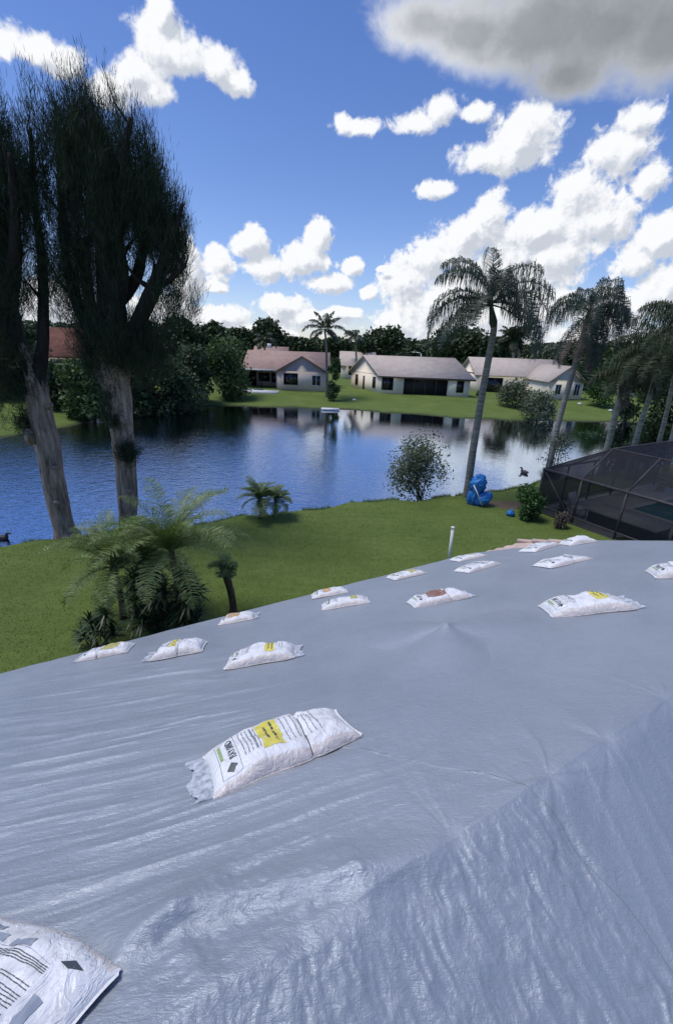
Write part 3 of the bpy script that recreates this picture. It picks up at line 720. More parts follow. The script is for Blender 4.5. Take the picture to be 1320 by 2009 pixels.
def needle_spray(C_, D_, n_per, L, w, r, spread=.35):
    """thin needle twigs (one long narrow triangle each) from points C_ along directions D_"""
    n = len(C_)*n_per
    c = np.repeat(C_, n_per, 0)+r.normal(size=(n, 3))*.07; d = np.repeat(D_, n_per, 0)+r.normal(size=(n, 3))*spread
    d /= np.linalg.norm(d, axis=1)[:, None]
    l = L*r.uniform(.5, 1.25, n)[:, None]; s = np.cross(d, r.normal(size=(n, 3))); s /= np.linalg.norm(s, axis=1)[:, None]
    s *= (w*r.uniform(.6, 1.4, n))[:, None]
    mid = c+d*l*.55; tip = c+d*l-np.array([0, 0, 1])*l*.06
    V = np.stack([c-s*.4, c+s*.4, mid+s*.5, mid-s*.5, tip], 1)
    b_ = np.arange(n)*5
    return V.reshape(-1, 3), [np.stack([b_, b_+1, b_+2, b_+3], 1), np.stack([b_+3, b_+2, b_+4], 1)]

def casuarina(name, label, trunk_px, Y, limbs_px, crown, seed, stubs=(), n_sp=2600, tufts=()):
    """trunk_px: (x, y, width px); limbs_px: list of polylines (x, y, width, dy); crown: list of (x, y, rx, ry, n) in px at depth Y"""
    r = np.random.default_rng(seed)
    def P(x, y, dy=0): return np.array(at_y(x, y, Y+dy))
    def pm(x, y): p = P(x, y); q = P(x+10, y); return np.linalg.norm(q-p)/10
    base = P(*trunk_px[0][:2]); root = empty(name, (base[0], base[1], float(ground_z(base[0], base[1]))), label, 'pine tree', 'casuarina pines on the near bank')
    tp = spline([P(x, y) for x, y, w_ in trunk_px], 60); tr = np.interp(np.linspace(0, 1, 60), np.linspace(0, 1, len(trunk_px)), [w_*pm(x, y)/2 for x, y, w_ in trunk_px])
    tp[0, 2] -= .25
    k = 26; mb = MB(); V = []
    for i, (p, R) in enumerate(zip(tp, tr)):
        for j in range(k):
            a = 2*np.pi*j/k
            fl = 1+.22*(ridged(np.array(a*1.9+seed), np.array(i*.06+seed), 3)-.5)*1.6+.15*(vn(np.array(a*3.1), np.array(i*.3))-.5)
            fl *= 1+.55*np.exp(-i/2.2)*(.6+.4*np.sin(a*4+seed))
            V.append(p+np.array([np.cos(a), np.sin(a), 0])*R*fl)
    F = [(i*k+j, i*k+(j+1) % k, (i+1)*k+(j+1) % k, (i+1)*k+j) for i in range(59) for j in range(k)]
    mb.add(V, np.array(F))
    for x, y, dx, dyp, w_ in stubs:                       # broken branch stubs and knots
        a_ = P(x, y, -.22); b_ = P(x+dx, y+dyp, -.30); mb.tube([a_, (a_+b_)/2+np.array([0, -.02, .02]), b_], [w_*pm(x, y)/2, w_*pm(x, y)/2.2, w_*pm(x, y)/3.5], 8, wob=.3)
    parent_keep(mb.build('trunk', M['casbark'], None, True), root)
    allp = []
    for L in limbs_px:
        q = spline([P(x, y, dy) for x, y, w_, dy in L], 20); R = np.interp(np.linspace(0, 1, 20), np.linspace(0, 1, len(L)), [w_*pm(x, y)/2 for x, y, w_, dy in L])
        lm = MB().tube(q, R, 9, wob=.12)
        for s_ in range(6):                               # finer branches off each limb
            i = r.integers(5, 19); d = np.array([r.normal()*.8, r.normal()*.6, 1.3]); d /= np.linalg.norm(d); l_ = r.uniform(.5, 1.1)
            e = [q[i], q[i]+d*l_*.5+r.normal(size=3)*.08, q[i]+d*l_+np.array([0, 0, .15])]
            lm.tube(e, [R[i]*.45+.008, R[i]*.25+.006, .005], 5); allp.append(e[1]); allp.append(e[2])
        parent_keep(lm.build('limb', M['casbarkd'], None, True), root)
    # foliage: upright wispy sprays through the crown
    Cc, Dd, Nn = [], [], []
    cx0 = np.mean([c[0] for c in crown]); cy1 = max(c[1]+c[3] for c in crown)
    org = P(cx0, cy1+60)
    for x, y, rx, ry, n in crown:
        c = P(x, y); sx = rx*pm(x, y); sz = ry*pm(x, y)*1.05
        d = r.normal(size=(n, 3)); d /= np.linalg.norm(d, axis=1)[:, None]; rr = r.random(n)**.42
        p = c+d*rr[:, None]*np.array([sx, min(sx*1.15, 2.2), sz])
        Cc.append(p); v_ = p-org; v_ /= np.linalg.norm(v_, axis=1)[:, None]
        Dd.append(v_*.55+np.array([0, 0, .9]))
    Cc = np.concatenate(Cc); Dd = np.concatenate(Dd); Dd /= np.linalg.norm(Dd, axis=1)[:, None]
    # plumes: long upright tufts, each a branchlet strung with needle sprays that close towards its tip
    keep = r.random(len(Cc)) < .27; Cc = Cc[keep]; Dd = Dd[keep]; Lp = r.uniform(.7, 1.5, len(Cc))[:, None]; cv = r.normal(size=Cc.shape)*.10
    V = []; FF = []; off = 0
    for k_ in range(9):
        s_ = k_/8; st = Cc+Dd*Lp*(s_-.5)+cv*s_*s_+r.normal(size=Cc.shape)*.05*(1-s_); V2, F2 = needle_spray(st, Dd, 9 if k_ < 7 else 5, .34-.14*s_, .0085, r, .52-.34*s_)
        V.append(V2); FF.append([f+off for f in F2]); off += len(V2)
    V1, F1 = np.concatenate(V), [np.concatenate([f[0] for f in FF]), np.concatenate([f[1] for f in FF])]
    V = [V1]; FF = [F1]; off = len(V1)
    for x, y, rx, ry, n in tufts:
        c = P(x, y, -.25); sx = rx*pm(x, y); sz = ry*pm(x, y); d = r.normal(size=(n, 3)); p = c+d*.45*np.array([sx, sx, sz])
        V2, F2 = needle_spray(p, np.tile([0, -.2, .8], (n, 1)), 16, .30, .011, r, .6); V.append(V2); FF.append([f+off for f in F2]); off += len(V2)
    parent_keep(mesh('crown', np.concatenate(V), [np.concatenate([f[0] for f in FF]), np.concatenate([f[1] for f in FF])], M['casleaf']), root)
    return root

# left pines: trunks, limbs and crowns as they stand on the bank
casuarina('casuarina_pine', 'tall dark pine leaning left, its thick pale trunk at the far left of the bank',
    [(132, 1052, 34), (118, 1005, 34), (103, 930, 37), (88, 850, 42), (78, 800, 41), (70, 752, 38), (52, 705, 26), (34, 665, 14)], 12.7,
    [[(70, 755, 38, 0), (40, 690, 30, 0), (12, 620, 52, .2), (-10, 500, 44, .3), (-30, 350, 22, .4), (-40, 220, 8, .3)],
     [(72, 752, 34, 0), (84, 690, 22, .1), (86, 600, 20, .2), (84, 520, 18, .3), (70, 400, 12, .3), (60, 250, 6, .3)],
     [(15, 620, 34, .2), (28, 520, 26, -.2), (30, 420, 16, -.4), (20, 300, 8, -.5)],
     [(-8, 520, 26, .2), (-70, 420, 22, .3), (-110, 300, 10, .3)]],
    [(-60, 350, 70, 150, 600), (-5, 330, 42, 140, 560), (50, 380, 36, 110, 240), (10, 500, 56, 100, 300), (-20, 640, 56, 80, 260), (-30, 740, 60, 60, 260), (75, 270, 26, 80, 50), (60, 540, 36, 70, 90), (30, 710, 36, 44, 150)], 11,
    stubs=[(68, 868, -14, -28, 26), (107, 915, 8, 3, 12), (110, 985, 7, 2, 10), (95, 800, 9, -6, 10)], tufts=[(52, 830, 14, 26, 50), (10, 700, 50, 40, 160), (40, 760, 30, 30, 80)])
casuarina('casuarina_pine', 'tall dark pine whose pale trunk rises straight behind the feathery dwarf palms',
    [(252, 1060, 33), (251, 1000, 31), (248, 930, 34), (240, 850, 39), (232, 780, 47), (220, 725, 58), (208, 680, 50), (196, 640, 26)], 13.3,
    [[(205, 680, 46, 0), (180, 640, 34, .1), (152, 590, 24, .2), (130, 500, 18, .3), (120, 380, 12, .3), (115, 240, 6, .3)],
     [(215, 680, 50, 0), (222, 620, 56, 0), (215, 560, 46, 0), (205, 470, 34, .1), (190, 350, 20, .2), (180, 200, 8, .2)],
     [(225, 600, 36, 0), (240, 545, 26, -.2), (232, 460, 20, -.3), (245, 330, 12, -.4), (255, 230, 6, -.4)],
     [(240, 690, 40, 0), (268, 640, 28, -.1), (298, 575, 30, -.2), (318, 520, 20, -.3), (345, 450, 12, -.3), (358, 400, 6, -.3)],
     [(235, 590, 26, .1), (270, 540, 22, .3), (285, 450, 14, .5), (300, 330, 8, .5)],
     [(305, 565, 14, -.2), (335, 548, 10, -.4), (365, 520, 6, -.5)],
     [(190, 650, 22, .2), (172, 560, 22, .4), (168, 470, 14, .5)]],
    [(185, 340, 64, 135, 950), (125, 350, 44, 115, 420), (245, 350, 54, 120, 560), (150, 490, 66, 80, 430), (295, 370, 34, 95, 240), (230, 470, 66, 66, 330), (140, 530, 56, 50, 170), (200, 560, 60, 40, 90), (325, 430, 36, 60, 190),
     (335, 480, 38, 55, 230), (300, 430, 46, 70, 230), (345, 590, 48, 50, 150), (145, 600, 40, 40, 120), (235, 665, 60, 36, 420), (290, 690, 50, 40, 300), (180, 690, 34, 36, 120), (160, 250, 50, 50, 200)], 12,
    stubs=[(215, 757, -3, 4, 10), (235, 820, 14, 10, 16), (253, 962, 5, 6, 12)],
    tufts=[(252, 890, 17, 22, 90), (212, 760, 14, 60, 150), (228, 826, 12, 16, 50), (215, 690, 45, 35, 220), (180, 690, 20, 40, 60)])

def frond(name, base, az_, e0, L, droop, mat, parent, r, nl=34, ll=.5, lw=.022, hang=.8, rw=.022, stem=.12, world=True, fold=.5):
    """a pinnate leaf: arching midrib and two rows of leaflets"""
    n = 26; s = np.linspace(0, 1, n)
    el_ = e0-droop*s**1.25
    dirs = np.stack([np.cos(el_)*np.cos(az_), np.cos(el_)*np.sin(az_), np.sin(el_)], 1)
    p = np.concatenate([[np.zeros(3)], np.cumsum((dirs[1:]+dirs[:-1])/2*L/(n-1), 0)])+np.array(base)
    mb = MB().tube([tuple(q) for q in p], list(np.interp(s, [0, .15, 1], [rw*1.6, rw, rw*.2])), 5)
    side = np.array([-np.sin(az_), np.cos(az_), 0])
    t = np.linspace(stem, .995, nl); pos = np.stack([np.interp(t, s, p[:, i]) for i in range(3)], 1); dr = np.stack([np.interp(t, s, dirs[:, i]) for i in range(3)], 1)
    prof = np.sin(np.pi*np.clip((t-stem)/(1-stem)*.86+.12, 0, 1))**.6
    for sg in (-1, 1):
        q = pos+r.normal(size=pos.shape)*.01
        up = np.cross(dr, side)*-1.0
        d1 = side*sg*(1-.3*fold)+dr*.45+np.array([0, 0, fold*.6])+r.normal(size=pos.shape)*.13; d1 /= np.linalg.norm(d1, axis=1)[:, None]
        d2 = d1*(1-hang)+np.array([0, 0, -1.0])*hang+r.normal(size=pos.shape)*.12; d2 /= np.linalg.norm(d2, axis=1)[:, None]
        l_ = (ll*prof*r.uniform(.8, 1.15, nl))[:, None]
        a = q; b_ = q+d1*l_*.38; c = b_+d2*l_*.40; e = c+(d2*.6+np.array([0, 0, -1])*.4*hang)*l_*.28
        w_ = dr*lw*.5; tw = np.cross(d1, dr)*lw*.25
        V = np.stack([a-w_, a+w_, b_+w_+tw, b_-w_-tw, c+w_*.8, c-w_*.8, e], 1); k = np.arange(nl)*7
        mb.add(V.reshape(-1, 3), [np.stack([k, k+1, k+2, k+3], 1), np.stack([k+3, k+2, k+4, k+5], 1), np.stack([k+5, k+4, k+6], 1)])
    o = mb.build(name, M[mat], None)
    return parent_keep(o, parent)

def queen_palm(label, basep, pts, rad, fr, seed, mat='queen', bark='palmbark', shaft=True, group='queen palms on the near bank', skirt=(), ll=.62, nl=40, name='queen_palm', lw=.024):
    r = np.random.default_rng(seed)
    root = empty(name, basep, label, 'palm tree', group)
    P = spline([basep]+pts, 30); P[0, 2] -= .3
    R = np.interp(np.linspace(0, 1, 30), [0, .06, .5, 1], [rad*1.25, rad, rad*.85, rad*.68])
    parent_keep(MB().tube(P, R, 14, wob=.05).build('trunk', M[bark], None, True), root)
    top = P[-1]
    if shaft:
        d = P[-1]-P[-4]; d /= np.linalg.norm(d)
        parent_keep(MB().tube([top-d*.05, top+d*.15, top+d*.5, top+d*.95], [rad*.7, rad*.95, rad*.62, rad*.25], 12).build('crown_shaft', M['shaft'], None, True), root); top = top+d*.8
    if mat == 'queen2': fr = list(fr)+[(a+r.uniform(-25, 25), e+r.uniform(-25, 10), l*r.uniform(.8, 1), d*r.uniform(.7, 1)) for a, e, l, d in fr]
    for az_, e0, L, dr in fr:
        frond('frond', top+r.normal(size=3)*.04, math.radians(az_), math.radians(e0), L, math.radians(dr), mat, root, r, nl=nl, ll=ll, lw=lw, hang=.9 if lw < .05 else .55)
    for az_, e0, L, dr in skirt:
        frond('dead_frond', top-np.array([0, 0, .2]), math.radians(az_), math.radians(e0), L, math.radians(dr), 'dead', root, r, nl=nl, ll=ll*.7, lw=.03, hang=.9)
    return root
def gz(p): return (p[0], p[1], float(ground_z(p[0], p[1])))
def atg(px, py):
    """ground point under a pixel, by marching along the sight line"""
    d = ray(px, py); z = 0.0
    for _ in range(30):
        p = at_z(px, py, z); z = .5*z+.5*float(ground_z(p.x, p.y))
    return (p.x, p.y, z)
b0 = atg(915, 974)
queen_palm('tallest queen palm with a smooth grey trunk rising beside the blue wrapped bundle', b0,
    [tuple(at_y(928, 880, b0[1])), tuple(at_y(946, 770, b0[1])), tuple(at_y(966, 660, b0[1])), tuple(at_y(968, 640, b0[1]))], .165,
    [(-172, 42, 3.4, 150), (172, 26, 3.4, 135), (-150, 0, 3.0, 85), (-8, 38, 3.3, 150), (12, 12, 3.3, 115), (-40, -5, 3.0, 80), (150, 80, 2.9, 105), (20, 76, 2.9, 105), (-175, 68, 2.8, 115), (-100, 70, 2.6, 140), (5, -10, 3.0, 75),
     (0, 60, 2.8, 120), (60, 62, 2.6, 110), (-90, 60, 2.4, 130), (90, 88, 2.5, 60), (-60, 30, 2.6, 120), (-120, 25, 2.6, 115), (110, 30, 2.5, 120), (-178, -8, 2.3, 55)], 21, ll=1.05, nl=74)
b1 = atg(1072, 935)
queen_palm('queen palm with arching fronds and a hanging brown skirt at the screen cage corner', b1,
    [tuple(at_y(1092, 840, b1[1])), tuple(at_y(1120, 740, b1[1])), tuple(at_y(1148, 640, b1[1])), tuple(at_y(1156, 610, b1[1]))], .19,
    [(176, 48, 2.9, 150), (-174, 30, 2.4, 120), (-4, 35, 3.1, 130), (8, 15, 3.0, 110), (-30, 30, 2.9, 125), (-90, 78, 3.8, 165), (-80, 45, 3.8, 140), (-110, 10, 3.6, 100), (-70, -5, 3.6, 85), (-95, -30, 3.8, 60), (-130, 30, 3.6, 120), (-100, -50, 4.0, 38), (-70, -48, 3.8, 40), (-60, 20, 3.8, 110), (180, -45, 3.4, 42), (-5, -35, 2.6, 52), (-85, 60, 3.6, 150), (170, 60, 3.0, 150), (-110, 40, 3.8, 130), (90, 80, 2.6, 120), (30, -5, 2.6, 70)], 22, shaft=False, mat='queen', ll=1.15, nl=84, lw=.028,
    skirt=[(-120, -35, 3.4, 48), (-150, -40, 3.6, 45), (-95, -45, 3.9, 40)])
for i, (bx, by, Yd, pts, rad, lab, fr, sk) in enumerate([
    (1186, 900, 23.0, [(1200, 840), (1216, 775), (1222, 735)], .17, 'shorter palm with a stout pale trunk, next right of the skirted palm',
        [(180, 30, 2.2, 120), (0, 30, 2.4, 120), (-90, 50, 2.2, 140), (-40, 10, 2.3, 100), (-140, 5, 2.2, 90), (90, 60, 2.0, 110), (40, 55, 2.2, 110)], [(-100, -30, 1.8, 50)]),
    (1240, 885, 22.0, [(1256, 830), (1274, 775), (1290, 700)], .14, 'palm with a slim pale leaning trunk and dense dark fronds, behind the screen cage roof',
        [(180, 40, 2.8, 130), (170, 60, 2.6, 110), (0, 40, 3.0, 125), (-90, 55, 2.8, 150), (-45, 25, 2.8, 115), (-135, 20, 2.7, 110), (90, 70, 2.4, 100), (30, 75, 2.6, 80), (-160, 0, 2.7, 75), (-60, -10, 2.6, 60)], []),
    (1292, 872, 23.5, [(1304, 820), (1318, 755), (1330, 690)], .12, 'palm with a thin trunk near the right edge, behind the screen cage roof',
        [(180, 45, 2.9, 120), (175, 20, 2.8, 100), (0, 40, 2.8, 120), (-90, 50, 2.7, 140), (-130, 60, 2.7, 120), (90, 70, 2.4, 100), (-160, 72, 2.8, 80)], []),
    (1325, 865, 20.0, [(1334, 800), (1350, 720), (1362, 650)], .15, 'palm cut by the right edge of the photo, fronds reaching in over the screen cage',
        [(180, 50, 3.0, 120), (-170, 30, 3.0, 110), (165, 65, 2.8, 100), (-130, 40, 2.7, 120), (-100, 10, 2.7, 80), (0, 40, 2.5, 110)], [])]):
    bp = at_y(bx, by, Yd); bp = (bp.x, bp.y, float(ground_z(bp.x, bp.y)))
    queen_palm(lab, bp, [tuple(at_y(x, y, Yd)) for x, y in pts], rad, fr, 30+i, mat='queen2', bark='palmbark2', shaft=False, skirt=sk, ll=.95, nl=70)

# coconut palm and dark columnar shrub on the far lawn
cb = atg(640, 779)
queen_palm('lone tall coconut palm on the far lawn, in front of the two pale houses', cb, [tuple(at_y(641, 740, cb[1])), tuple(at_y(640, 680, cb[1])), tuple(at_y(637, 648, cb[1]))], .17,
    [(180, 38, 3.0, 95), (0, 35, 3.1, 95), (-90, 50, 2.4, 100), (150, 58, 2.6, 70), (30, 62, 2.6, 60), (-150, 5, 2.3, 75), (-30, 0, 2.4, 70), (90, 75, 2.5, 50), (-170, 75, 2.4, 45), (10, 82, 2.4, 40), (60, 20, 2.4, 90), (-60, 65, 2.4, 90), (175, -15, 1.9, 55), (-5, -20, 1.9, 45)],
    41, mat='coco', shaft=False, ll=.85, nl=30, lw=.10, group='palms across the lake', name='coconut_palm')
def lobed_shrub(name, loc, lobes, n, ls, mat, label, cat='shrub', group=None, stems=5, seed=0, stemr=.03, shell=.2, tmat='trunk', stemname='stem'):
    r = np.random.default_rng(seed+500)
    root = empty(name, loc, label, cat, group)
    V, F = leaf_cloud(lobes_points(lobes, n, r, shell), ls, r=r); V[:, 2] = np.maximum(V[:, 2], .01)
    mesh('foliage', V, F, M[mat], root)
    for i in range(stems):
        l = lobes[i % len(lobes)]; a = r.normal(size=2)*.06
        e = np.array([l[0]+r.normal()*l[3]*.3, l[1]+r.normal()*l[4]*.3, l[2]+l[5]*.5])
        MB().tube([(a[0], a[1], -.15), tuple(np.array([a[0], a[1], 0])*.5+e*.45+r.normal(size=3)*.05), tuple(e)], [stemr*1.3, stemr, stemr*.3], 6).build(stemname, M[tmat], root, True)
    return root
def px_shrub(name, px0, py_base, py_top, wpx, mat, label, seed, n=2500, ls=.12, nl=8, Y=None, group=None, cat='shrub', shell=.2, stems=4, stemr=.03, stemname='stem', airy=False):
    """shrub whose foot is at (px0, py_base) on the ground, its top at py_top, wpx wide"""
    r = np.random.default_rng(seed)
    b_ = atg(px0, py_base) if Y is None else gz(at_y(px0, py_base, Y))
    h = at_y(px0, py_top, b_[1]).z-b_[2]; w_ = (at_y(px0+wpx/2, py_base, b_[1]).x-at_y(px0-wpx/2, py_base, b_[1]).x)
    lob = []
    for i in range(nl):
        a = r.uniform(0, 2*np.pi); rr = w_*r.uniform(.16, .28); q = (w_/2-rr)*r.uniform(.3, 1); rz = min(rr*1.1, h*.35)
        z = r.uniform(.12 if not airy else .35, 1)*(h-rz); lob.append((q*np.cos(a), q*np.sin(a), max(z, rz*.8), rr, rr, rz))
    lob.append((0, 0, h-min(w_*.3, h*.4), w_*.28, w_*.28, min(w_*.3, h*.4)))
    return lobed_shrub(name, b_, lob, n, ls, mat, label, cat, group, stems, seed, stemr, shell, stemname=stemname)
px_shrub('shrub', 655, 786, 702, 34, 'fol2', 'dark narrow shrub standing beside the lone coconut palm on the far lawn', 51, 1800, .25, 9)
# loose tree by the near shore
px_shrub('young_tree', 824, 981, 834, 172, 'fol3', 'loose airy young tree at the shore between the lawn and the bright water', 52, 6500, .085, 15, cat='tree', airy=True, shell=.1, stems=9, stemr=.022)
px_shrub('shrub', 1078, 935, 838, 82, 'fol3', 'airy leafy shrub at the foot of the skirted palm behind the screen cage', 53, 2200, .08, 9, cat='shrub', airy=True, stemr=.02)
px_shrub('shrub', 1031, 1018, 950, 72, 'fol4', 'dense bright green shrub growing against the corner of the screen cage', 54, 5000, .07, 9)
px_shrub('shrub', 1098, 1035, 1003, 44, 'brown', 'small browning shrub at the foot of the screen cage', 55, 900, .05, 6)

# feathery dwarf date palms by the eave
def pygmy(label, base, crown_c, L, nf, seed, stem_r=.07, ll=.22, leans=None, elmin=-10):
    r = np.random.default_rng(seed)
    root = empty('dwarf_date_palm', base, label, 'palm tree', 'feathery dwarf date palms')
    P = spline([base, tuple((np.array(base)+np.array(crown_c))/2+np.array([.05, 0, 0])), crown_c], 14)
    parent_keep(MB().tube(P, [stem_r*1.2]*3+[stem_r]*11, 10, wob=.18).build('trunk', M['brownbark'], None, True), root)
    for i in range(nf):
        az_ = i*2.399+r.uniform(-.2, .2); e0 = math.radians(elmin+(86-elmin)*r.random()**.8); l_ = L*r.uniform(.8, 1.1)
        frond('frond', P[-1], az_, e0, l_, math.radians(r.uniform(60, 95)), 'pygmy', root, r, nl=84, ll=ll, lw=.011, hang=.26, rw=.009, stem=.08, fold=.6)
    return root
M['brownbark'] = barkmat('fibrous_brown_bark', (.07, .045, .03), (.19, .13, .095), 6, 10, .9, .03)
pr = at_y(340, 1085, 8.0); pygmy('right and tallest of the feathery dwarf palms by the eave', (pr.x, 8.0, 0), tuple(at_y(335, 1082, 8.0)), 1.75, 32, 61, ll=.32, elmin=8)
pl = at_y(225, 1115, 8.3); pygmy('left feathery dwarf palm, its fronds spreading low over the lawn by the eave', (pl.x, 8.3, 0), tuple(at_y(222, 1112, 8.3)), 1.5, 26, 62, ll=.30)
pc = at_y(290, 1140, 8.5); pygmy('middle feathery dwarf palm, half hidden between the left and right ones', (pc.x, 8.5, 0), tuple(at_y(285, 1110, 8.6)), 1.2, 24, 63, ll=.26)
sb = at_y(455, 1215, 8.6); pygmy('thin brown stemmed dwarf palm leaning at the eave, right of the feathery clump', (sb.x+.05, 8.6, 0), tuple(at_y(440, 1118, 8.6)), .40, 7, 64, stem_r=.085, ll=.2)
sp = atg(510, 1016)
pygmy('small dwarf palm standing alone at the shoreline, right of the big clump', sp, (sp[0], sp[1], sp[2]+.75), .95, 26, 65, stem_r=.06, ll=.24)
pygmy('smaller dwarf palm touching the lone one at the shoreline', (sp[0]+.5, sp[1]+.15, sp[2]), (sp[0]+.55, sp[1]+.15, sp[2]+.72), .75, 20, 66, stem_r=.05, ll=.22)
def strap_plant(label, base, rosettes, seed, group='strap leaved plants by the eave', name='dracaena_plant', L=.42):
    r = np.random.default_rng(seed); root = empty(name, base, label, 'plant', group)
    for q in rosettes:
        q = np.array(q)
        mid = (np.array(base)*.5+q*.5)+r.normal(size=3)*.06; mid[2] = (base[2]+q[2])/2
        parent_keep(MB().tube([tuple(np.array([base[0]*.4+q[0]*.6, base[1]*.4+q[1]*.6, base[2]-.1])), tuple(mid), tuple(q)], [.026, .022, .018], 7).build('stem', M['trunk'], None, True), root)
        mb = MB(); n = 60
        az_ = r.uniform(0, 2*np.pi, n); e = r.uniform(-.5, 1.45, n); l_ = L*r.uniform(.7, 1.15, n); o = q+np.stack([0*az_, 0*az_, r.uniform(-.16, .05, n)], 1)
        d = np.stack([np.cos(e)*np.cos(az_), np.cos(e)*np.sin(az_), np.sin(e)], 1); s = np.stack([-np.sin(az_), np.cos(az_), 0*az_], 1)*.017
        p1 = o+d*l_[:, None]*.5; p2 = o+d*l_[:, None]; p2[:, 2] -= .16*l_
        V = np.stack([o-s*.5, o+s*.5, p1+s, p1-s, p2], 1).reshape(-1, 3); k = np.arange(n)*5
        mb.add(V, [np.stack([k, k+1, k+2, k+3], 1), np.stack([k+3, k+2, k+4], 1)])
        parent_keep(mb.build('leaf_rosette', M['drac'], None), root)
    return root
r_ = np.random.default_rng(77)
ros = []
for i in range(40):
    x = r_.uniform(256, 388); y = r_.uniform(1130, 1240); Yd = r_.uniform(7.1, 7.9); p = at_y(x, y, Yd); ros.append((p.x, p.y, max(p.z, .2)))
c_ = at_y(325, 1240, 7.8)
strap_plant('dense dark strap leaved clump filling the space under the feathery dwarf palms', (c_.x, 7.8, 0), ros, 71, L=.40)
ros = [tuple(at_y(x, y, 7.3)) for x, y in ((178, 1218), (208, 1205), (196, 1235), (222, 1238), (165, 1245))]
c_ = at_y(200, 1262, 7.3); strap_plant('small sparse strap leaved plant on the lawn, left of the dense dark clump', (c_.x, 7.3, 0), ros, 72, L=.34)

# ------------------------------------------------------------------ far side: trees
FT = [ # px, top py, width px, depth, material, label
 (530, 629, 74, 98, 'fol1', 'round dark crowned tree just left of the coconut palm, behind the pink roofed house'),
 (478, 643, 66, 92, 'fol1', 'dark tree behind the left end of the pink roofed house'),
 (425, 632, 70, 84, 'fol1', 'dark bushy tree right of the big pines, highest on the left skyline'),
 (590, 664, 60, 110, 'fol1', 'low dark tree on the skyline just left of the coconut palm'),
 (662, 664, 60, 108, 'fol1', 'low dark tree on the skyline just right of the coconut palm'),
 (752, 641, 100, 96, 'fol1', 'broad round dark tree rising behind the long tan roofed house'),
 (712, 660, 60, 90, 'fol1', 'dark tree filling the gap between the two pale houses'),
 (812, 678, 70, 120, 'fol1', 'low dark tree behind the lamp post, right of the broad round one'),
 (896, 643, 108, 84, 'fol1', 'large dark domed tree behind the right end of the tan roofed house'),
 (960, 662, 66, 88, 'fol1', 'dark tree seen just right of the tallest palm trunk'),
 (1076, 676, 70, 92, 'fol3', 'grey green tree behind the right hand houses, left of the skirted palm'),
 (1120, 664, 80, 84, 'fol1', 'dark tree behind the skirted palm'),
 (1178, 672, 90, 74, 'fol2', 'mid green tree seen between the skirted palm and the stout pale trunk'),
 (1250, 668, 110, 70, 'fol1', 'dark tree behind the slim leaning palm'),
 (1330, 660, 120, 76, 'fol1', 'dark tree on the far bank at the right edge of the photo'),
 (360, 622, 80, 78, 'fol1', 'tall dark tree seen through the right fringe of the pine crown'),
 (70, 640, 110, 70, 'fol1', 'dark tree on the skyline between the two pine trunks'),
 (-30, 630, 130, 66, 'fol1', 'dark tree on the skyline at the left edge of the photo'),
 (250, 636, 130, 74, 'fol1', 'wide dark tree directly behind the straight pine trunk')]
for i, (x, ty, w_, Yd, mt, lb) in enumerate(FT):
    b_ = gz(at_y(x, 760, Yd)); h = (at_y(x, ty, Yd).z-b_[2])*1.04; wm = at_y(x+w_/2, 700, Yd).x-at_y(x-w_/2, 700, Yd).x
    broad_tree('shade_tree', b_, h, wm*1.25, 100+i, lb, 'trees on the skyline', mt, nl=13, leaves=9000, ls=.55, low=True, tall=1.3)
NT = [ # nearer masses on the left bank: px, base py, top py, width, material, label
 (440, 780, 652, 92, 'fol2', 'bushy mid green tree on the far bank beside the pink roofed house'),
 (385, 790, 668, 70, 'fol1', 'dark tree on the far bank, left of the one beside the pink roofed house'),
 (345, 815, 690, 110, 'fol1', 'broad dark tree overhanging the water right of the straight pine trunk'),
 (290, 822, 690, 90, 'fol1', 'dark tree overhanging the water close right of the straight pine trunk'),
 (372, 806, 715, 60, 'fol2', 'greener tree tucked at the right end of the overhanging dark trees'),
 (186, 826, 700, 92, 'fol2', 'dense green bush tree at the water between the two pine trunks'),
 (130, 800, 705, 80, 'fol1', 'dark bush behind the green one between the two pine trunks'),
 (30, 782, 660, 110, 'fol1', 'dark tree at the top of the left bank behind the leaning pine'),
 (-40, 780, 650, 120, 'fol1', 'dark tree at the top of the left bank beyond the left edge'),
 (250, 800, 680, 90, 'fol1', 'dark tree behind the straight pine trunk on the left bank'),
 (455, 785, 735, 34, 'fol2', 'slim low tree with a pale stem beside the white pool deck')]
for i, (x, by, ty, w_, mt, lb) in enumerate(NT):
    b_ = atg(x, by); Yd = b_[1]; h = at_y(x, ty, Yd).z-b_[2]; wm = at_y(x+w_/2, by, Yd).x-at_y(x-w_/2, by, Yd).x
    broad_tree('bank_tree', b_, h, wm*1.15, 140+i, lb, 'trees along the left bank', mt, nl=11, leaves=5200, ls=.26, low=True, tall=1.3)
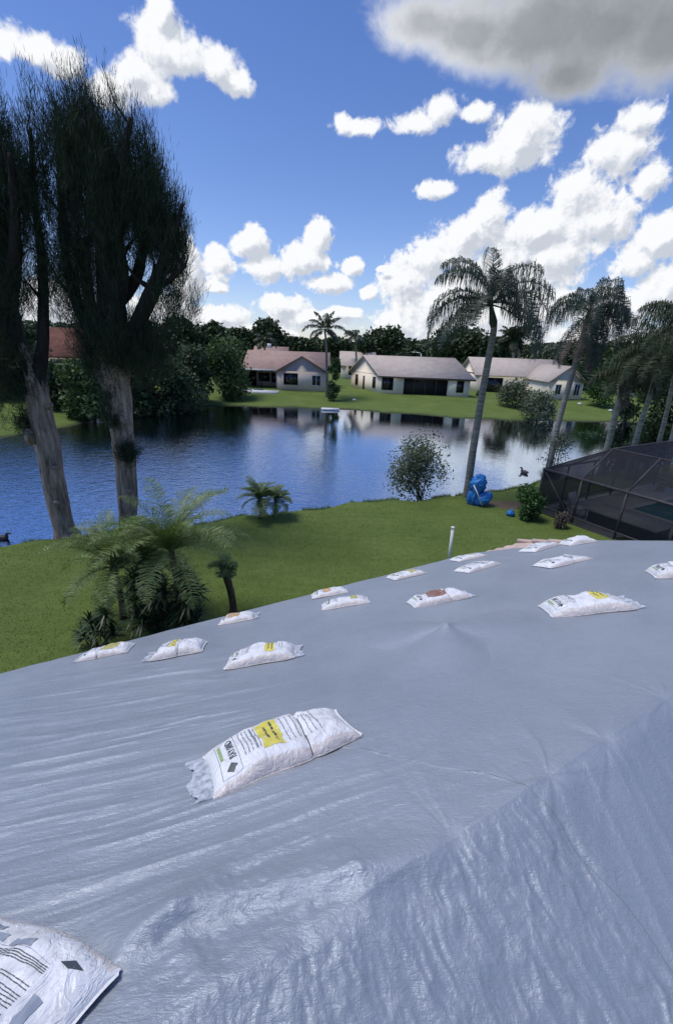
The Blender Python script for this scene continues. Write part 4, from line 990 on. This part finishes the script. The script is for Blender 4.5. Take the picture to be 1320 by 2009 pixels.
# shrubs across the water on the right
px_shrub('shrub', 1012, 800, 738, 96, 'fol3', 'rounded grey green shrub in front of the right hand house across the lake', 81, 3000, .2, 9)
px_shrub('shrub', 1050, 826, 762, 96, 'fol3', 'grey green shrub hanging over the far shoreline, nearest the skirted palm', 82, 3400, .18, 9)
px_shrub('shrub', 1150, 878, 842, 80, 'fol1', 'dark low shrub at the near shoreline behind the screen cage', 84, 2400, .12, 9)
px_shrub('shrub', 1225, 880, 830, 100, 'fol1', 'dark shrub behind the screen cage below the stout pale trunk', 85, 3000, .12, 9)
px_shrub('shrub', 1300, 872, 800, 110, 'fol1', 'tall dark shrub behind the screen cage roof at the right edge', 86, 3600, .12, 9)
px_shrub('shrub', 1172, 795, 705, 76, 'fol4', 'fresh green leafy shrub on the far lawn behind the stout pale trunk', 87, 3200, .24, 9)
px_shrub('shrub', 1262, 790, 740, 60, 'fol2', 'green shrub beside the small beige house across the lake', 88, 1800, .22, 9)
for i, (x, y, w_, lb) in enumerate([(918+24, 777, 22, 'low hedge plant at the right end of the tan roofed house'), (905, 800, 0, '')][:1]):
    px_shrub('shrub', x, y, y-12, w_, 'fol2', lb, 90+i, 700, .18, 5)
px_shrub('bank_tree', 1290, 860, 640, 130, 'fol1', 'dark leafy tree filling the right edge behind the palms', 98, 7000, .16, 14, cat='tree', stemr=.08, Y=27)
px_shrub('bank_tree', 1228, 850, 700, 80, 'fol1', 'dark tree between the stout pale trunk and the slim leaning palm', 99, 4200, .16, 11, cat='tree', stemr=.07, Y=28)
# distant palms
def far_palm(px_, topy, basey, Yd, L, seed, label, nf=13, mat='coco', rad=.2):
    b_ = gz(at_y(px_, basey, Yd)); t_ = at_y(px_, topy, Yd)
    r = np.random.default_rng(seed)
    fr = [(i*137.5 % 360, r.uniform(-15, 75), L*r.uniform(.85, 1.1), r.uniform(60, 100)) for i in range(nf)]
    queen_palm(label, b_, [(b_[0], b_[1], (b_[2]+t_.z)/2), tuple(t_)], rad, fr, seed, mat=mat, shaft=False, ll=.9, nl=20, lw=.16, group='palms across the lake', name='palm_tree', bark='palmbark2')
far_palm(697, 662, 740, 84, 2.4, 91, 'dark feathery palm behind the gap between the two pale houses')
far_palm(1003, 668, 740, 74, 2.8, 92, 'left one of two pale trunked palms behind the right hand house', 18, 'queen2', .28)
far_palm(1013, 660, 740, 75, 2.8, 93, 'right one of two pale trunked palms behind the right hand house', 18, 'queen2', .28)
far_palm(520, 668, 740, 80, 2.4, 94, 'dark palm rising behind the pink roof, in front of the round dark tree')
far_palm(572, 668, 735, 104, 1.8, 95, 'tiny palm on the skyline left of the coconut palm', 9)
far_palm(835, 676, 735, 112, 1.4, 96, 'tiny palm on the skyline right of the broad round tree', 9)
# the far wood that closes the horizon
r_ = np.random.default_rng(5); n = 60000
x = r_.uniform(-190, 210, n); y = 132+r_.uniform(0, 14, n)
hh = 6.4+2.6*fbm(x*.09, x*0+4, 3)+1.2*fbm(x*.5, x*0+8, 2)+(x < -30)*1.5
z = .4+hh*r_.random(n)**.6
V, F = leaf_cloud(np.stack([x, y, z], 1), .75, r=r_); tag(mesh('far_wood', V, F, M['fol1']), 'far off dark wood closing the horizon behind the houses', 'wood', kind='stuff')

# ------------------------------------------------------------------ houses across the lake
def tilemat(name, c1, c2):
    m, g, b = new_mat(name, c1, .9, .15); v = g.n('ShaderNodeTexCoord').outputs['Object']
    f = g.noise(v, 1.3, 4, .7); g.put(b.inputs['Base Color'], g.ramp(f, [(.3, c1), (.7, c2)]))
    wv = g.n('ShaderNodeTexWave', wave_type='BANDS', bands_direction='Z'); g.put(wv.inputs['Vector'], v); wv.inputs['Scale'].default_value = 2.2; wv.inputs['Distortion'].default_value = .4
    bn = g.n('ShaderNodeBump'); bn.inputs['Strength'].default_value = .7; bn.inputs['Distance'].default_value = .06
    g.put(bn.inputs['Height'], wv.outputs['Fac']); g.put(b.inputs['Normal'], bn.outputs[0]); return m
M['roof_pink'] = tilemat('pink_tile_roof', (.33, .225, .19), (.43, .31, .26))
M['roof_tan'] = tilemat('tan_tile_roof', (.47, .40, .34), (.58, .50, .43))
M['roof_orange'] = tilemat('orange_tile_roof', (.11, .05, .036), (.18, .085, .06))
M['wall_pink'] = mottled('pinkish_stucco', (.60, .50, .43), (.68, .58, .50), .8)
M['wall_cream'] = mottled('pale_cream_stucco', (.84, .74, .58), (.90, .81, .65), .8)
M['wall_beige'] = mottled('beige_stucco', (.46, .38, .32), (.54, .46, .39), .8)
M['lanai'] = new_mat('shaded_lanai_screen', (.018, .017, .018), .6, .3)[0]
M['fasc'] = new_mat('dark_fascia', (.10, .08, .07), .6)[0]
class House:
    """a block on a parallelogram plan: O front-left corner, ex along the front, ey to the back"""
    def __init__(s, label, O, ex, ey, group='houses across the lake'):
        s.O, s.ex, s.ey = np.array(O, float), np.array(ex, float), np.array(ey, float)
        s.root = empty('house', O, label, 'house', group)
    def P(s, a, b, z): return s.O+s.ex*a+s.ey*b+np.array([0, 0, z])
    def part(s, mb, name, mat, smooth=False): return parent_keep(mb.build(name, mat if not isinstance(mat, str) else M[mat], None, smooth), s.root)
    def prism(s, a0, b0, a1, b1, z0, z1):
        return MB().add([s.P(a, b, z) for z in (z0, z1) for a, b in ((a0, b0), (a1, b0), (a1, b1), (a0, b1))],
                        np.array([(0, 3, 2, 1), (4, 5, 6, 7), (0, 1, 5, 4), (1, 2, 6, 5), (2, 3, 7, 6), (3, 0, 4, 7)]))
    def gable(s, a0, b0, a1, b1, ze, zr, along='a', over=.04, t=.16, mat='roof_tan', hipin=0.0, wallmat=None, ov2=.0):
        """pitched roof slab over the rectangle, ridge along a or b, with gable walls below"""
        A0, A1, B0, B1 = a0-over, a1+over, b0-over*1.2, b1+over*1.2
        if along == 'a':
            bm_ = (b0+b1)/2; k = (zr-ze)/(bm_-b0); zo = ze-k*(b0-B0)
            top = [s.P(A0, B0, zo), s.P(A1, B0, zo), s.P(A1-hipin, bm_, zr), s.P(A0+hipin, bm_, zr), s.P(A0, B1, zo), s.P(A1, B1, zo)]
        else:
            am = (a0+a1)/2; k = (zr-ze)/(am-a0); zo = ze-k*(a0-A0)
            top = [s.P(A0, B1, zo), s.P(A0, B0, zo), s.P(am, B0+hipin, zr), s.P(am, B1-hipin, zr), s.P(A1, B1, zo), s.P(A1, B0, zo)]
        V = top+[v-np.array([0, 0, t]) for v in top]
        F4 = [(0, 1, 2, 3), (3, 2, 5, 4), (7, 6, 9, 8), (8, 9, 10+0, 11)]
        F4 = [(0, 1, 2, 3), (3, 2, 5, 4), (7, 6, 9, 8), (9, 10, 11, 8), (0, 6, 7, 1), (4, 5, 11, 10), (1, 7, 8, 2), (2, 8, 11, 5), (3, 9, 6, 0), (4, 10, 9, 3)]
        rf = s.part(MB().add(V, np.array(F4)), 'roof', mat)
        if hipin:
            pass
        if wallmat:
            if along == 'a':
                for a in (a0, a1): s.part(MB().add([s.P(a, b0, ze-t), s.P(a, b1, ze-t), s.P(a, (b0+b1)/2, zr-t-.02), s.P(a+.012, b0, ze-t), s.P(a+.012, b1, ze-t), s.P(a+.012, (b0+b1)/2, zr-t-.02)], [np.array([(0, 1, 2), (5, 4, 3)]), np.array([(0, 2, 5, 3), (1, 4, 5, 2)])]), 'gable_wall', wallmat)
            else:
                for b_ in (b0, b1): s.part(MB().add([s.P(a0, b_, ze-t), s.P(a1, b_, ze-t), s.P((a0+a1)/2, b_, zr-t-.02), s.P(a0, b_+.012, ze-t), s.P(a1, b_+.012, ze-t), s.P((a0+a1)/2, b_+.012, zr-t-.02)], [np.array([(0, 1, 2), (5, 4, 3)]), np.array([(0, 2, 5, 3), (1, 4, 5, 2)])]), 'gable_wall', wallmat)
        return rf
    def window(s, a, z, w_, h, side='front', b=0.0, panes=2, frame='framew', nm='window'):
        """w_, h in metres; a (or b) is the centre in plan fraction"""
        if side == 'front': ux = s.ex/np.linalg.norm(s.ex); c = s.P(a, b, z); out = -s.ey/np.linalg.norm(s.ey)
        else: ux = s.ey/np.linalg.norm(s.ey); c = s.P(a, b, z); out = -s.ex/np.linalg.norm(s.ex)
        def quad(x0, z0, x1, z1, d0, d1):
            V = [c+ux*x+out*d+np.array([0, 0, zz]) for d in (d0, d1) for x, zz in ((x0, z0), (x1, z0), (x1, z1), (x0, z1))]
            return V, np.array([(0, 3, 2, 1), (4, 5, 6, 7), (0, 1, 5, 4), (1, 2, 6, 5), (2, 3, 7, 6), (3, 0, 4, 7)])
        f = MB(); t = .07
        for q in ((-w_/2, -h/2, w_/2, -h/2+t), (-w_/2, h/2-t, w_/2, h/2), (-w_/2, -h/2+t, -w_/2+t, h/2-t), (w_/2-t, -h/2+t, w_/2, h/2-t)): f.add(*quad(*q, -.02, .06))
        for i in range(1, panes): x = -w_/2+w_*i/panes; f.add(*quad(x-t/2, -h/2+t, x+t/2, h/2-t, -.02, .05))
        fo = s.part(f, nm, frame)
        p = s_ = MB().add(*quad(-w_/2+t*.5, -h/2+t*.5, w_/2-t*.5, h/2-t*.5, -.03, .02)).build('pane', M['glass'])
        p.parent = fo
        return fo
def hz(px, py, Y): q = at_y(px, py, Y); return q
# pink roofed house with the open lanai and white deck
y1 = 60.5
xl, xm, xr = at_y(478, 755, y1).x, at_y(547, 758, y1).x, at_y(641, 764, y1).x
Hs = House('low house with a faded pink tile roof and white deck, left of the coconut palm', (xl, y1, .55), (xr-xl, 0, 0), (0, 9.5, 0))
fa = (xm-xl)/(xr-xl)
Hs.part(Hs.prism(fa, -.12, 1, .9, -.4, 2.48), 'wall', 'wall_pink'); Hs.part(Hs.prism(.0, .28, fa-.003, .9, -.4, 2.48), 'back_wall', 'wall_beige')
Hs.part(Hs.prism(.0, 0, .018, .277, -.4, 2.36), 'post', 'white'); Hs.part(Hs.prism(fa-.03, 0.0, fa-.006, .03, -.4, 2.36), 'post', 'white'); Hs.part(Hs.prism(fa*.5, 0, fa*.5+.008, .02, -.4, 2.36), 'post', 'lanai')
Hs.part(Hs.prism(.005, .02, fa-.035, .027, -.3, 2.3), 'screen', 'scr_far' if 'scr_far' in M else 'lanai') if False else None
Hs.gable(-.0, 0, 1.0, 1.0, 2.5, 4.75, 'a', .02, mat='roof_pink', wallmat='wall_pink')
Hs.gable(fa, -.13, 1.0, .88, 2.52, 4.35, 'b', .03, mat='roof_pink', wallmat='wall_pink')
Hs.part(Hs.prism(-.02, -.045, fa-.02, -.018, 2.26, 2.44), 'gutter', 'white')
Hs.window(fa+.155, 1.35, 1.9, 1.5, b=-.12, panes=2); Hs.window(fa+.455, 1.25, 1.2, 1.35, b=-.12, panes=2, frame='white')
Hs.window(fa*.5, 1.25, 1.6, 1.2, b=.28, panes=2); Hs.window(.06, 1.0, 1.2, 2.1, b=.28, panes=1, nm='door'); Hs.window(fa*.8, 1.2, .9, 1.3, b=.28, panes=1)
Hs.part(Hs.prism(.02, -.42, fa+.03, -.02, -.55, -.12), 'deck', 'white')
Hs.part(Hs.prism(.06, -.25, fa*.62, -.06, -.118, -.06), 'plunge_pool', new_mat('pool_blue', (.10, .16, .24), .1, .6)[0])
# long tan roofed house
A_, B_, C_ = np.array(at_y(688, 760, 66.5)), np.array(at_y(743, 771, 59.0)), np.array(at_y(918, 781, 57.3)); A_[2] = B_[2] = C_[2] = .45
Ht = House('long cream house with a tan roof and wide dark screened porch across the lake', tuple(B_), tuple(C_-B_), tuple(A_-B_))
Ht.part(Ht.prism(0, 0, .275, 1, -.5, 2.45), 'wall', 'wall_cream'); Ht.part(Ht.prism(.775, 0, 1, 1, -.5, 2.45), 'wall', 'wall_cream'); Ht.part(Ht.prism(.276, .35, .774, .99, -.5, 2.44), 'back_wall', 'wall_beige')
Ht.part(Ht.prism(.277, .04, .773, .05, -.45, 2.43), 'porch_screen', 'lanai')
for k in range(5): Ht.part(Ht.prism(.28+k*.122, .03, .285+k*.122, .038, -.45, 2.43), 'screen_post', 'fasc')
Ht.gable(0, 0, 1, 1, 2.5, 4.75, 'a', .035, mat='roof_tan', wallmat='wall_cream')
Ht.part(Ht.prism(-.03, -.062, 1.03, -.045, 2.1, 2.32), 'gutter', 'fasc')
Ht.window(.09, 1.35, 1.5, 1.7, panes=2); Ht.window(.895, 1.35, .9, 1.5, panes=1)
for b_, w_, h_, z_ in ((.17, .8, 1.5, 1.3), (.52, .45, 1.9, 1.05), (.78, .8, 1.5, 1.3)): Ht.window(0, z_, w_, h_, side='left', b=b_, panes=1)
# house in the gap
q = at_y(668, 748, 84); q2 = at_y(712, 748, 84)
Hg = House('partly hidden pale house in the gap behind the coconut palm and the tan roofed house', (q.x, 84, .3), (q2.x-q.x+2, 0, 0), (0, 8, 0))
Hg.part(Hg.prism(0, 0, 1, 1, -.4, 3.0), 'wall', 'wall_cream'); Hg.gable(0, 0, 1, 1, 3.0, 5.1, 'a', .06, mat='roof_tan', wallmat='wall_cream'); Hg.window(.3, 1.8, .9, 1.6, panes=1)
# roof seen over the pink roof
q = at_y(494, 700, 84); q2 = at_y(560, 700, 84)
Hb = House('pinkish roof just showing above the pink roofed house', (q.x, 84, .3), (q2.x-q.x, 0, 0), (0, 8, 0))
Hb.part(Hb.prism(0, 0, 1, 1, -.4, 3.2), 'wall', 'wall_pink'); rf = Hb.gable(0, 0, 1, 1, 3.2, 5.5, 'a', .03, mat='roof_pink', wallmat='wall_pink')
cq = Hb.P(.42, .5, 0); ch = MB().box((cq[0]-.4, cq[1]-.4, 5.2), (cq[0]+.4, cq[1]+.4, 6.3)).build('chimney', M['white']); ch.parent = rf
# right hand house behind the shrubs
q = at_y(930, 772, 66); q2 = at_y(1088, 780, 66)
Hr = House('pale tan roofed house half hidden by grey green shrubs, right of the tallest palm', (q.x, 66, .45), (q2.x-q.x, -1.5, 0), (0, 9, 0))
Hr.part(Hr.prism(0, 0, 1, 1, -.6, 2.7), 'wall', 'wall_cream'); Hr.gable(0, 0, 1, 1, 2.7, 4.9, 'a', .03, mat='roof_tan', wallmat='wall_cream')
Hr.window(.22, 1.1, 2.2, 2.2, panes=2, nm='porch_opening'); Hr.window(.7, 1.4, 1.1, 1.4, panes=1)
q = at_y(1068, 786, 58); q2 = at_y(1148, 792, 58)
Hw = House('white gabled house end with a dark window, seen just right of the skirted palm', (q.x, 58, .45), (q2.x-q.x, 1.5, 0), (0, 8, 0))
Hw.part(Hw.prism(0, 0, 1, 1, -.6, 2.5), 'wall', 'wall_cream'); Hw.gable(0, 0, 1, 1, 2.5, 4.3, 'b', .05, mat='roof_tan', wallmat='wall_cream'); Hw.window(.83, 1.35, .9, 1.5, panes=2, frame='white'); Hw.window(.3, 1.35, .9, 1.3, panes=2, frame='white')
q = at_y(1210, 788, 66); q2 = at_y(1262, 788, 66)
Hx = House('small beige house half hidden behind the palms at the right', (q.x, 66, .5), (q2.x-q.x+3, 0, 0), (0, 8, 0))
Hx.part(Hx.prism(0, 0, 1, 1, -.6, 2.4), 'wall', 'wall_beige'); Hx.gable(0, 0, 1, 1, 2.4, 4.0, 'a', .04, mat='roof_tan', wallmat='wall_beige'); Hx.window(.3, 1.3, .9, 1.3, panes=1)
q = at_y(70, 730, 52); q2 = at_y(196, 730, 52)
Ho = House('house with a dull orange tile roof behind the left bank bushes', (q.x, 52, 1.2), (q2.x-q.x, 0, 0), (0, 9, 0))
Ho.part(Ho.prism(0, 0, 1, 1, -1.2, 3.1), 'wall', 'wall_beige'); Ho.gable(0, 0, 1, 1, 3.1, 6.0, 'a', .04, mat='roof_orange', wallmat='wall_beige'); Ho.window(.5, 1.8, 1.5, 1.4)

# ------------------------------------------------------------------ screen cage and patio on the right
cO = np.array([8.22, 16.5, 0]); cD = -NN*1.0; cW = U*1.0
def cp(t, w_, z): return tuple(cO+cD*t+cW*w_+np.array([0, 0, z]))
cage = empty('screen_cage', cp(0, 0, 0), 'dark framed screen enclosure with a sloping mesh roof, right of the lawn', 'pool enclosure')
M['alum'] = mottled('bronze_aluminium', (.045, .042, .048), (.075, .07, .078), 6, .45)
m, g, b = new_mat('insect_mesh', (.010, .012, .020), .7, .2)
tr = g.n('ShaderNodeBsdfTransparent'); mx = g.n('ShaderNodeMixShader'); mx.inputs[0].default_value = .74
g.put(mx.inputs[1], tr.outputs[0]); g.put(mx.inputs[2], b.outputs[0]); g.put([n for n in g.t.nodes if n.type == 'OUTPUT_MATERIAL'][0].inputs[0], mx.outputs[0]); M['mesh'] = m
def beam(p, q, nm, r=.04): return parent_keep(MB().tube([p, q], r, 4).build(nm, M['alum']), cage)
EH, RH, IN, TT = 1.78, 2.85, 1.25, 9.4
ts = [-.1, 1.5, 3.1, 4.7, 6.3, 7.9, 9.4]
for t in ts: beam(cp(t, 0, 0), cp(t, 0, EH), 'post', .045)
for t in ts[1:]: beam(cp(t, 0, EH), cp(t+.12, IN, RH), 'roof_beam', .035)
beam(cp(-.1, 0, EH), cp(1.62, IN, RH), 'hip_beam', .03)
beam(cp(-.1, 0, EH), cp(TT, 0, EH), 'eave_beam', .055); beam(cp(-.1, 0, .30), cp(TT, 0, .30), 'chair_rail', .035); beam(cp(-.1, 0, .04), cp(TT, 0, .04), 'sill_rail', .04)
beam(cp(1.62, IN, RH), cp(TT, IN, RH), 'ridge_beam', .035); beam(cp(1.62, IN, RH), cp(1.62, 9, RH), 'ridge_beam', .035)
beam(cp(-.1, 0, EH), cp(-.1, 9, EH), 'eave_beam', .045); beam(cp(-.1, 0, .30), cp(-.1, 9, .30), 'chair_rail', .03)
for w_ in (1.6, 3.4, 5.2, 7.0, 9): beam(cp(-.1, w_, 0), cp(-.1, w_, EH), 'post', .04); beam(cp(-.1, w_, EH), cp(1.62, max(w_, IN), RH), 'roof_beam', .03)
beam(cp(.0, .0, EH-.1), cp(1.45, 0, .1), 'brace', .022); 
def panel(P4, nm='screen_panel'): return parent_keep(mesh(nm, P4, np.array([tuple(range(len(P4)))]), M['mesh']), cage)
for a, b_ in zip(ts[:-1], ts[1:]):
    panel([cp(a, 0, .04), cp(b_, 0, .04), cp(b_, 0, EH), cp(a, 0, EH)])
    a2 = 1.62 if a < 0 else a+.12
    if a < 0: panel([cp(a, 0, EH), cp(b_, 0, EH), cp(1.62, IN, RH)])
    else: panel([cp(a, 0, EH), cp(b_, 0, EH), cp(min(b_+.12, TT+.12), IN, RH), cp(a2, IN, RH)])
panel([cp(-.1, 0, 0.04), cp(-.1, 9, 0.04), cp(-.1, 9, EH), cp(-.1, 0, EH)]); panel([cp(-.1, 0, EH), cp(-.1, 9, EH), cp(1.62, 9, RH), cp(1.62, IN, RH)])
panel([cp(1.62, IN, RH), cp(TT, IN, RH), cp(TT, 9, RH), cp(1.62, 9, RH)])
# patio slab, dark raised wall and pool
M['paver'] = mottled('grey_patio_paver', (.42, .42, .42), (.54, .54, .53), 4, .85, .2, .2, 30)
CM = Matrix(((cD[0], cW[0], 0, cO[0]), (cD[1], cW[1], 0, cO[1]), (0, 0, 1, 0), (0, 0, 0, 1)))
def cbox(a, b_): x0, y0, z0 = a; x1, y1, z1 = b_; return MB().add([tuple(CM @ Vector((x, y, z))) for z in (z0, z1) for x, y in ((x0, y0), (x1, y0), (x1, y1), (x0, y1))], np.array([(0, 1, 2, 3), (7, 6, 5, 4), (4, 5, 1, 0), (5, 6, 2, 1), (6, 7, 3, 2), (7, 4, 0, 3)]))
patio = cbox((-.3, .06, -.2), (9.6, 9.2, .03)).build('patio', M['paver']); tag(patio, kind='structure')
pool = empty('swimming_pool', cp(3.4, 5.3, .03), 'teal swimming pool behind the screen mesh', 'pool')
parent_keep(cbox((1.6, 3.9, .034), (8.4, 7.6, .05)).build('water_surface', new_mat('teal_pool_water', (.02, .20, .22), .08, .6)[0]), pool)
cpg = MB()
for a, b_ in (((1.4, 3.7, .032), (1.6, 7.8, .09)), ((8.4, 3.7, .032), (8.6, 7.8, .09)), ((1.6, 3.7, .032), (8.4, 3.9, .09)), ((1.6, 7.6, .032), (8.4, 7.8, .09))):
    for k, v in cbox(a, b_).F.items(): pass
    q = cbox(a, b_); cpg.add(np.concatenate(q.V), [np.concatenate(x) for x in q.F.values()])
parent_keep(cpg.build('coping', mottled('pale_coping', (.5, .49, .47), (.6, .59, .56), 5)), pool)
spa = empty('raised_spa', cp(2.6, 1.2, .03), 'dark sided raised block with a light grey top inside the screen cage', 'spa')
parent_keep(cbox((1.6, .75, .032), (3.9, 1.9, .50)).build('side', M['ped']), spa); parent_keep(cbox((1.5, .66, .502), (4.0, 1.99, .56)).build('top', M['paver']), spa)
# patio seats and clutter behind the mesh
def chair(t, w_, rot, lab):
    R_ = Matrix.Translation(cp(t, w_, .03)) @ Matrix.Rotation(rot, 4, 'Z'); root = empty('patio_chair', M=R_, label=lab, cat='chair', group='pale patio chairs behind the mesh')
    def pt(x0, y0, z0, x1, y1, z1, nm): MB().box((x0, y0, z0), (x1, y1, z1)).build(nm, M['white'], root)
    pt(-.25, -.25, .36, .25, .25, .41, 'seat'); q = MB().add([(-.25, .22, .412), (.25, .22, .412), (.25, .27, .412), (-.25, .27, .412), (-.25, .36, .92), (.25, .36, .92), (.25, .40, .92), (-.25, .40, .92)], np.array([(0, 3, 2, 1), (4, 5, 6, 7), (0, 1, 5, 4), (1, 2, 6, 5), (2, 3, 7, 6), (3, 0, 4, 7)])).build('backrest', M['white'], root)
    for x in (-.23, .19):
        for y in (-.23, .19): pt(x, y, 0, x+.04, y+.04, .358, 'leg')
    return root
chair(1.1, .9, .6, 'pale patio chair near the left corner of the screen cage'); chair(4.6, 1.2, 2.2, 'pale patio chair in front of the pool behind the mesh'); chair(5.0, 2.3, 1.2, 'pale patio chair nearest the right edge, beside the teal pool')
px_shrub('potted_plant', 1100, 1010, 985, 26, 'brown', 'small dry plant beside the chair inside the cage corner', 97, 400, .05, 5)

# ------------------------------------------------------------------ small things on the lawn
# blue wrapped bundle against the palm
bb = atg(936, 990)
bd = empty('wrapped_bundle', bb, 'bright blue tarp bundle standing against the tallest palm trunk, tied with a pale strap', 'tarp bundle')
M['blue'] = mottled('blue_poly_sheet', (.015, .13, .42), (.03, .24, .62), 3, .38, .5, .7, 9, 4, 'Object', .3, .7, .05)
def lump(c, rx, ry, rz, seed, tilt=0):
    n1, n2 = 44, 64; th = np.linspace(.02, np.pi-.02, n1)[:, None]; ph = np.linspace(0, 2*np.pi, n2, endpoint=False)[None, :]
    d = np.stack([np.sin(th)*np.cos(ph), np.sin(th)*np.sin(ph), np.cos(th)+0*ph], -1)
    k = 1+.34*(ridged(d[..., 0]*2.1+seed, d[..., 2]*2.1+d[..., 1]*1.6+seed, 3)-.5)+.10*(ridged(d[..., 0]*6+seed, d[..., 2]*6, 2)-.5)
    k *= 1-.10*(np.abs(d).max(-1) < .75)
    V = (d*k[..., None]*np.array([rx, ry, rz])).reshape(-1, 3); R_ = np.array(Matrix.Rotation(tilt, 3, 'Y')); V = V @ R_.T+np.array(c)
    V[:, 2] = np.maximum(V[:, 2], .005)
    i, j = np.meshgrid(np.arange(n1-1), np.arange(n2), indexing='ij'); a = (i*n2+j).ravel(); b_ = (i*n2+(j+1) % n2).ravel()
    return V, np.stack([a, a+n2, b_+n2, b_], 1)
MB().add(*lump((-.12, 0, .88), .33, .26, .42, 3, .25)).add(*lump((-.18, .05, .45), .26, .24, .55, 8, .15)).build('upper_wrap', M['blue'], bd, True)
MB().add(*lump((.16, -.06, .30), .40, .28, .28, 15, -.5)).build('lower_wrap', M['blue'], bd, True)
MB().tube([(-.36, -.24, .92), (-.16, -.36, .55), (.05, -.38, .12)], .022, 6).build('strap', M['white'], bd, True)
q = atg(1000, 1012)
sb_ = empty('blue_bag', q, 'small crumpled blue bag at the foot of the bright green shrub', 'bag')
MB().add(*lump((0, 0, .10), .15, .13, .14, 30)).build('bag_body', M['blue'], sb_, True); MB().tube([(-.02, 0, .20), (.0, 0, .27), (.05, .02, .31)], [.03, .016, .03], 8).build('knot', M['blue'], sb_, True)
# white stake
q = at_y(884, 1100, 8.6); t_ = at_y(888, 1036, 8.6)
q = atg(880, 1104); t_ = at_y(888, 1036, q[1])
st = empty('stake', q, 'slim white pipe stake standing in the lawn just beyond the eave', 'stake')
parent_keep(MB().tube([(q[0], q[1], q[2]-.2), (t_.x, t_.y, t_.z)], .045, 12).build('pipe', M['white'], None, True), st); parent_keep(MB().tube([tuple(t_+Vector((0, 0, -.02))), tuple(t_+Vector((.002, 0, .04)))], .055, 12).build('cap', M['white'], None, True), st)
# lamp post behind the tan roofed house
q = gz(at_y(822, 735, 88)); t_ = at_y(822, 692, 88)
lp = empty('street_lamp', q, 'pale street lamp rising behind the tan roofed house', 'street lamp')
parent_keep(MB().tube([q, (q[0], q[1], t_.z-.2)], [.16, .10], 10).build('pole', M['white'], None, True), lp)
parent_keep(MB().tube([(q[0], q[1], t_.z-.25), (q[0]-.3, q[1], t_.z-.02), (q[0]-1.1, q[1], t_.z+.05)], .08, 8).build('arm', M['white'], None, True), lp)
parent_keep(MB().box((q[0]-1.7, q[1]-.2, t_.z-.03), (q[0]-1.05, q[1]+.2, t_.z+.13)).build('lamp_head', M['white'], None), lp)
# floating board at the far shore, pale stones, ducks
q = atg(648, 806)
tag(MB().box((-1.0, -.35, .0), (1.0, .35, .16)).box((-.9, -.3, -.4), (-.8, -.2, -.002)).box((.8, -.3, -.4), (.9, -.2, -.002)).build('dock', M['white']), 'small white landing at the far waterline below the coconut palm', 'dock').location = (q[0], q[1]-.3, WZ+.05)
def rock(px, py, s, lab, seed, g_='pale stones on the far lawn'):
    q = atg(px, py); o = MB().add(*lump((0, 0, s*.4), s, s*.8, s*.6, seed)).build('stone', M['white'], None, True); o.location = q; tag(o, lab, 'stone', g_)
rock(695, 786, .22, 'small pale stone on the far lawn right of the coconut palm', 41)
rock(1136, 794, .25, 'pale stone on the far lawn right of the skirted palm trunk, leftmost of three', 42)
rock(1196, 807, .22, 'pale stone on the far lawn left of the stout pale trunk, middle of three', 43)
rock(1234, 808, .24, 'pale stone on the far lawn right of the stout pale trunk', 44)
def duck(px, py, lab, sc, rot, seed):
    q = at_z(px, py, WZ); root = empty('duck', M=Matrix.Translation((q.x, q.y, WZ)) @ Matrix.Rotation(rot, 4, 'Z') @ Matrix.Scale(sc, 4), label=lab, cat='duck')
    n = 18; s = np.linspace(0, 1, n)
    x = np.interp(s, [0, .12, .35, .6, .72, .80, .90, 1], [-.30, -.24, -.05, .14, .17, .18, .22, .33]); z = np.interp(s, [0, .12, .35, .6, .72, .80, .90, 1], [.10, .09, .05, .07, .14, .21, .235, .225])
    R_ = np.interp(s, [0, .12, .35, .6, .72, .80, .90, 1], [.01, .06, .115, .08, .042, .045, .046, .010])
    MB().tube([(a, 0, b_) for a, b_ in zip(x, z)], list(R_), 12).build('body', M['ped'], root, True)
    MB().tube([(.28, 0, .225), (.35, 0, .215)], [.018, .012], 6).build('bill', M['strap'], root)
duck(1027, 928, 'dark duck afloat on the bright water left of the screen cage', 1.1, 2.0, 1); duck(6, 1058, 'dark duck on the water at the left edge of the photo', 1.0, 0, 2)
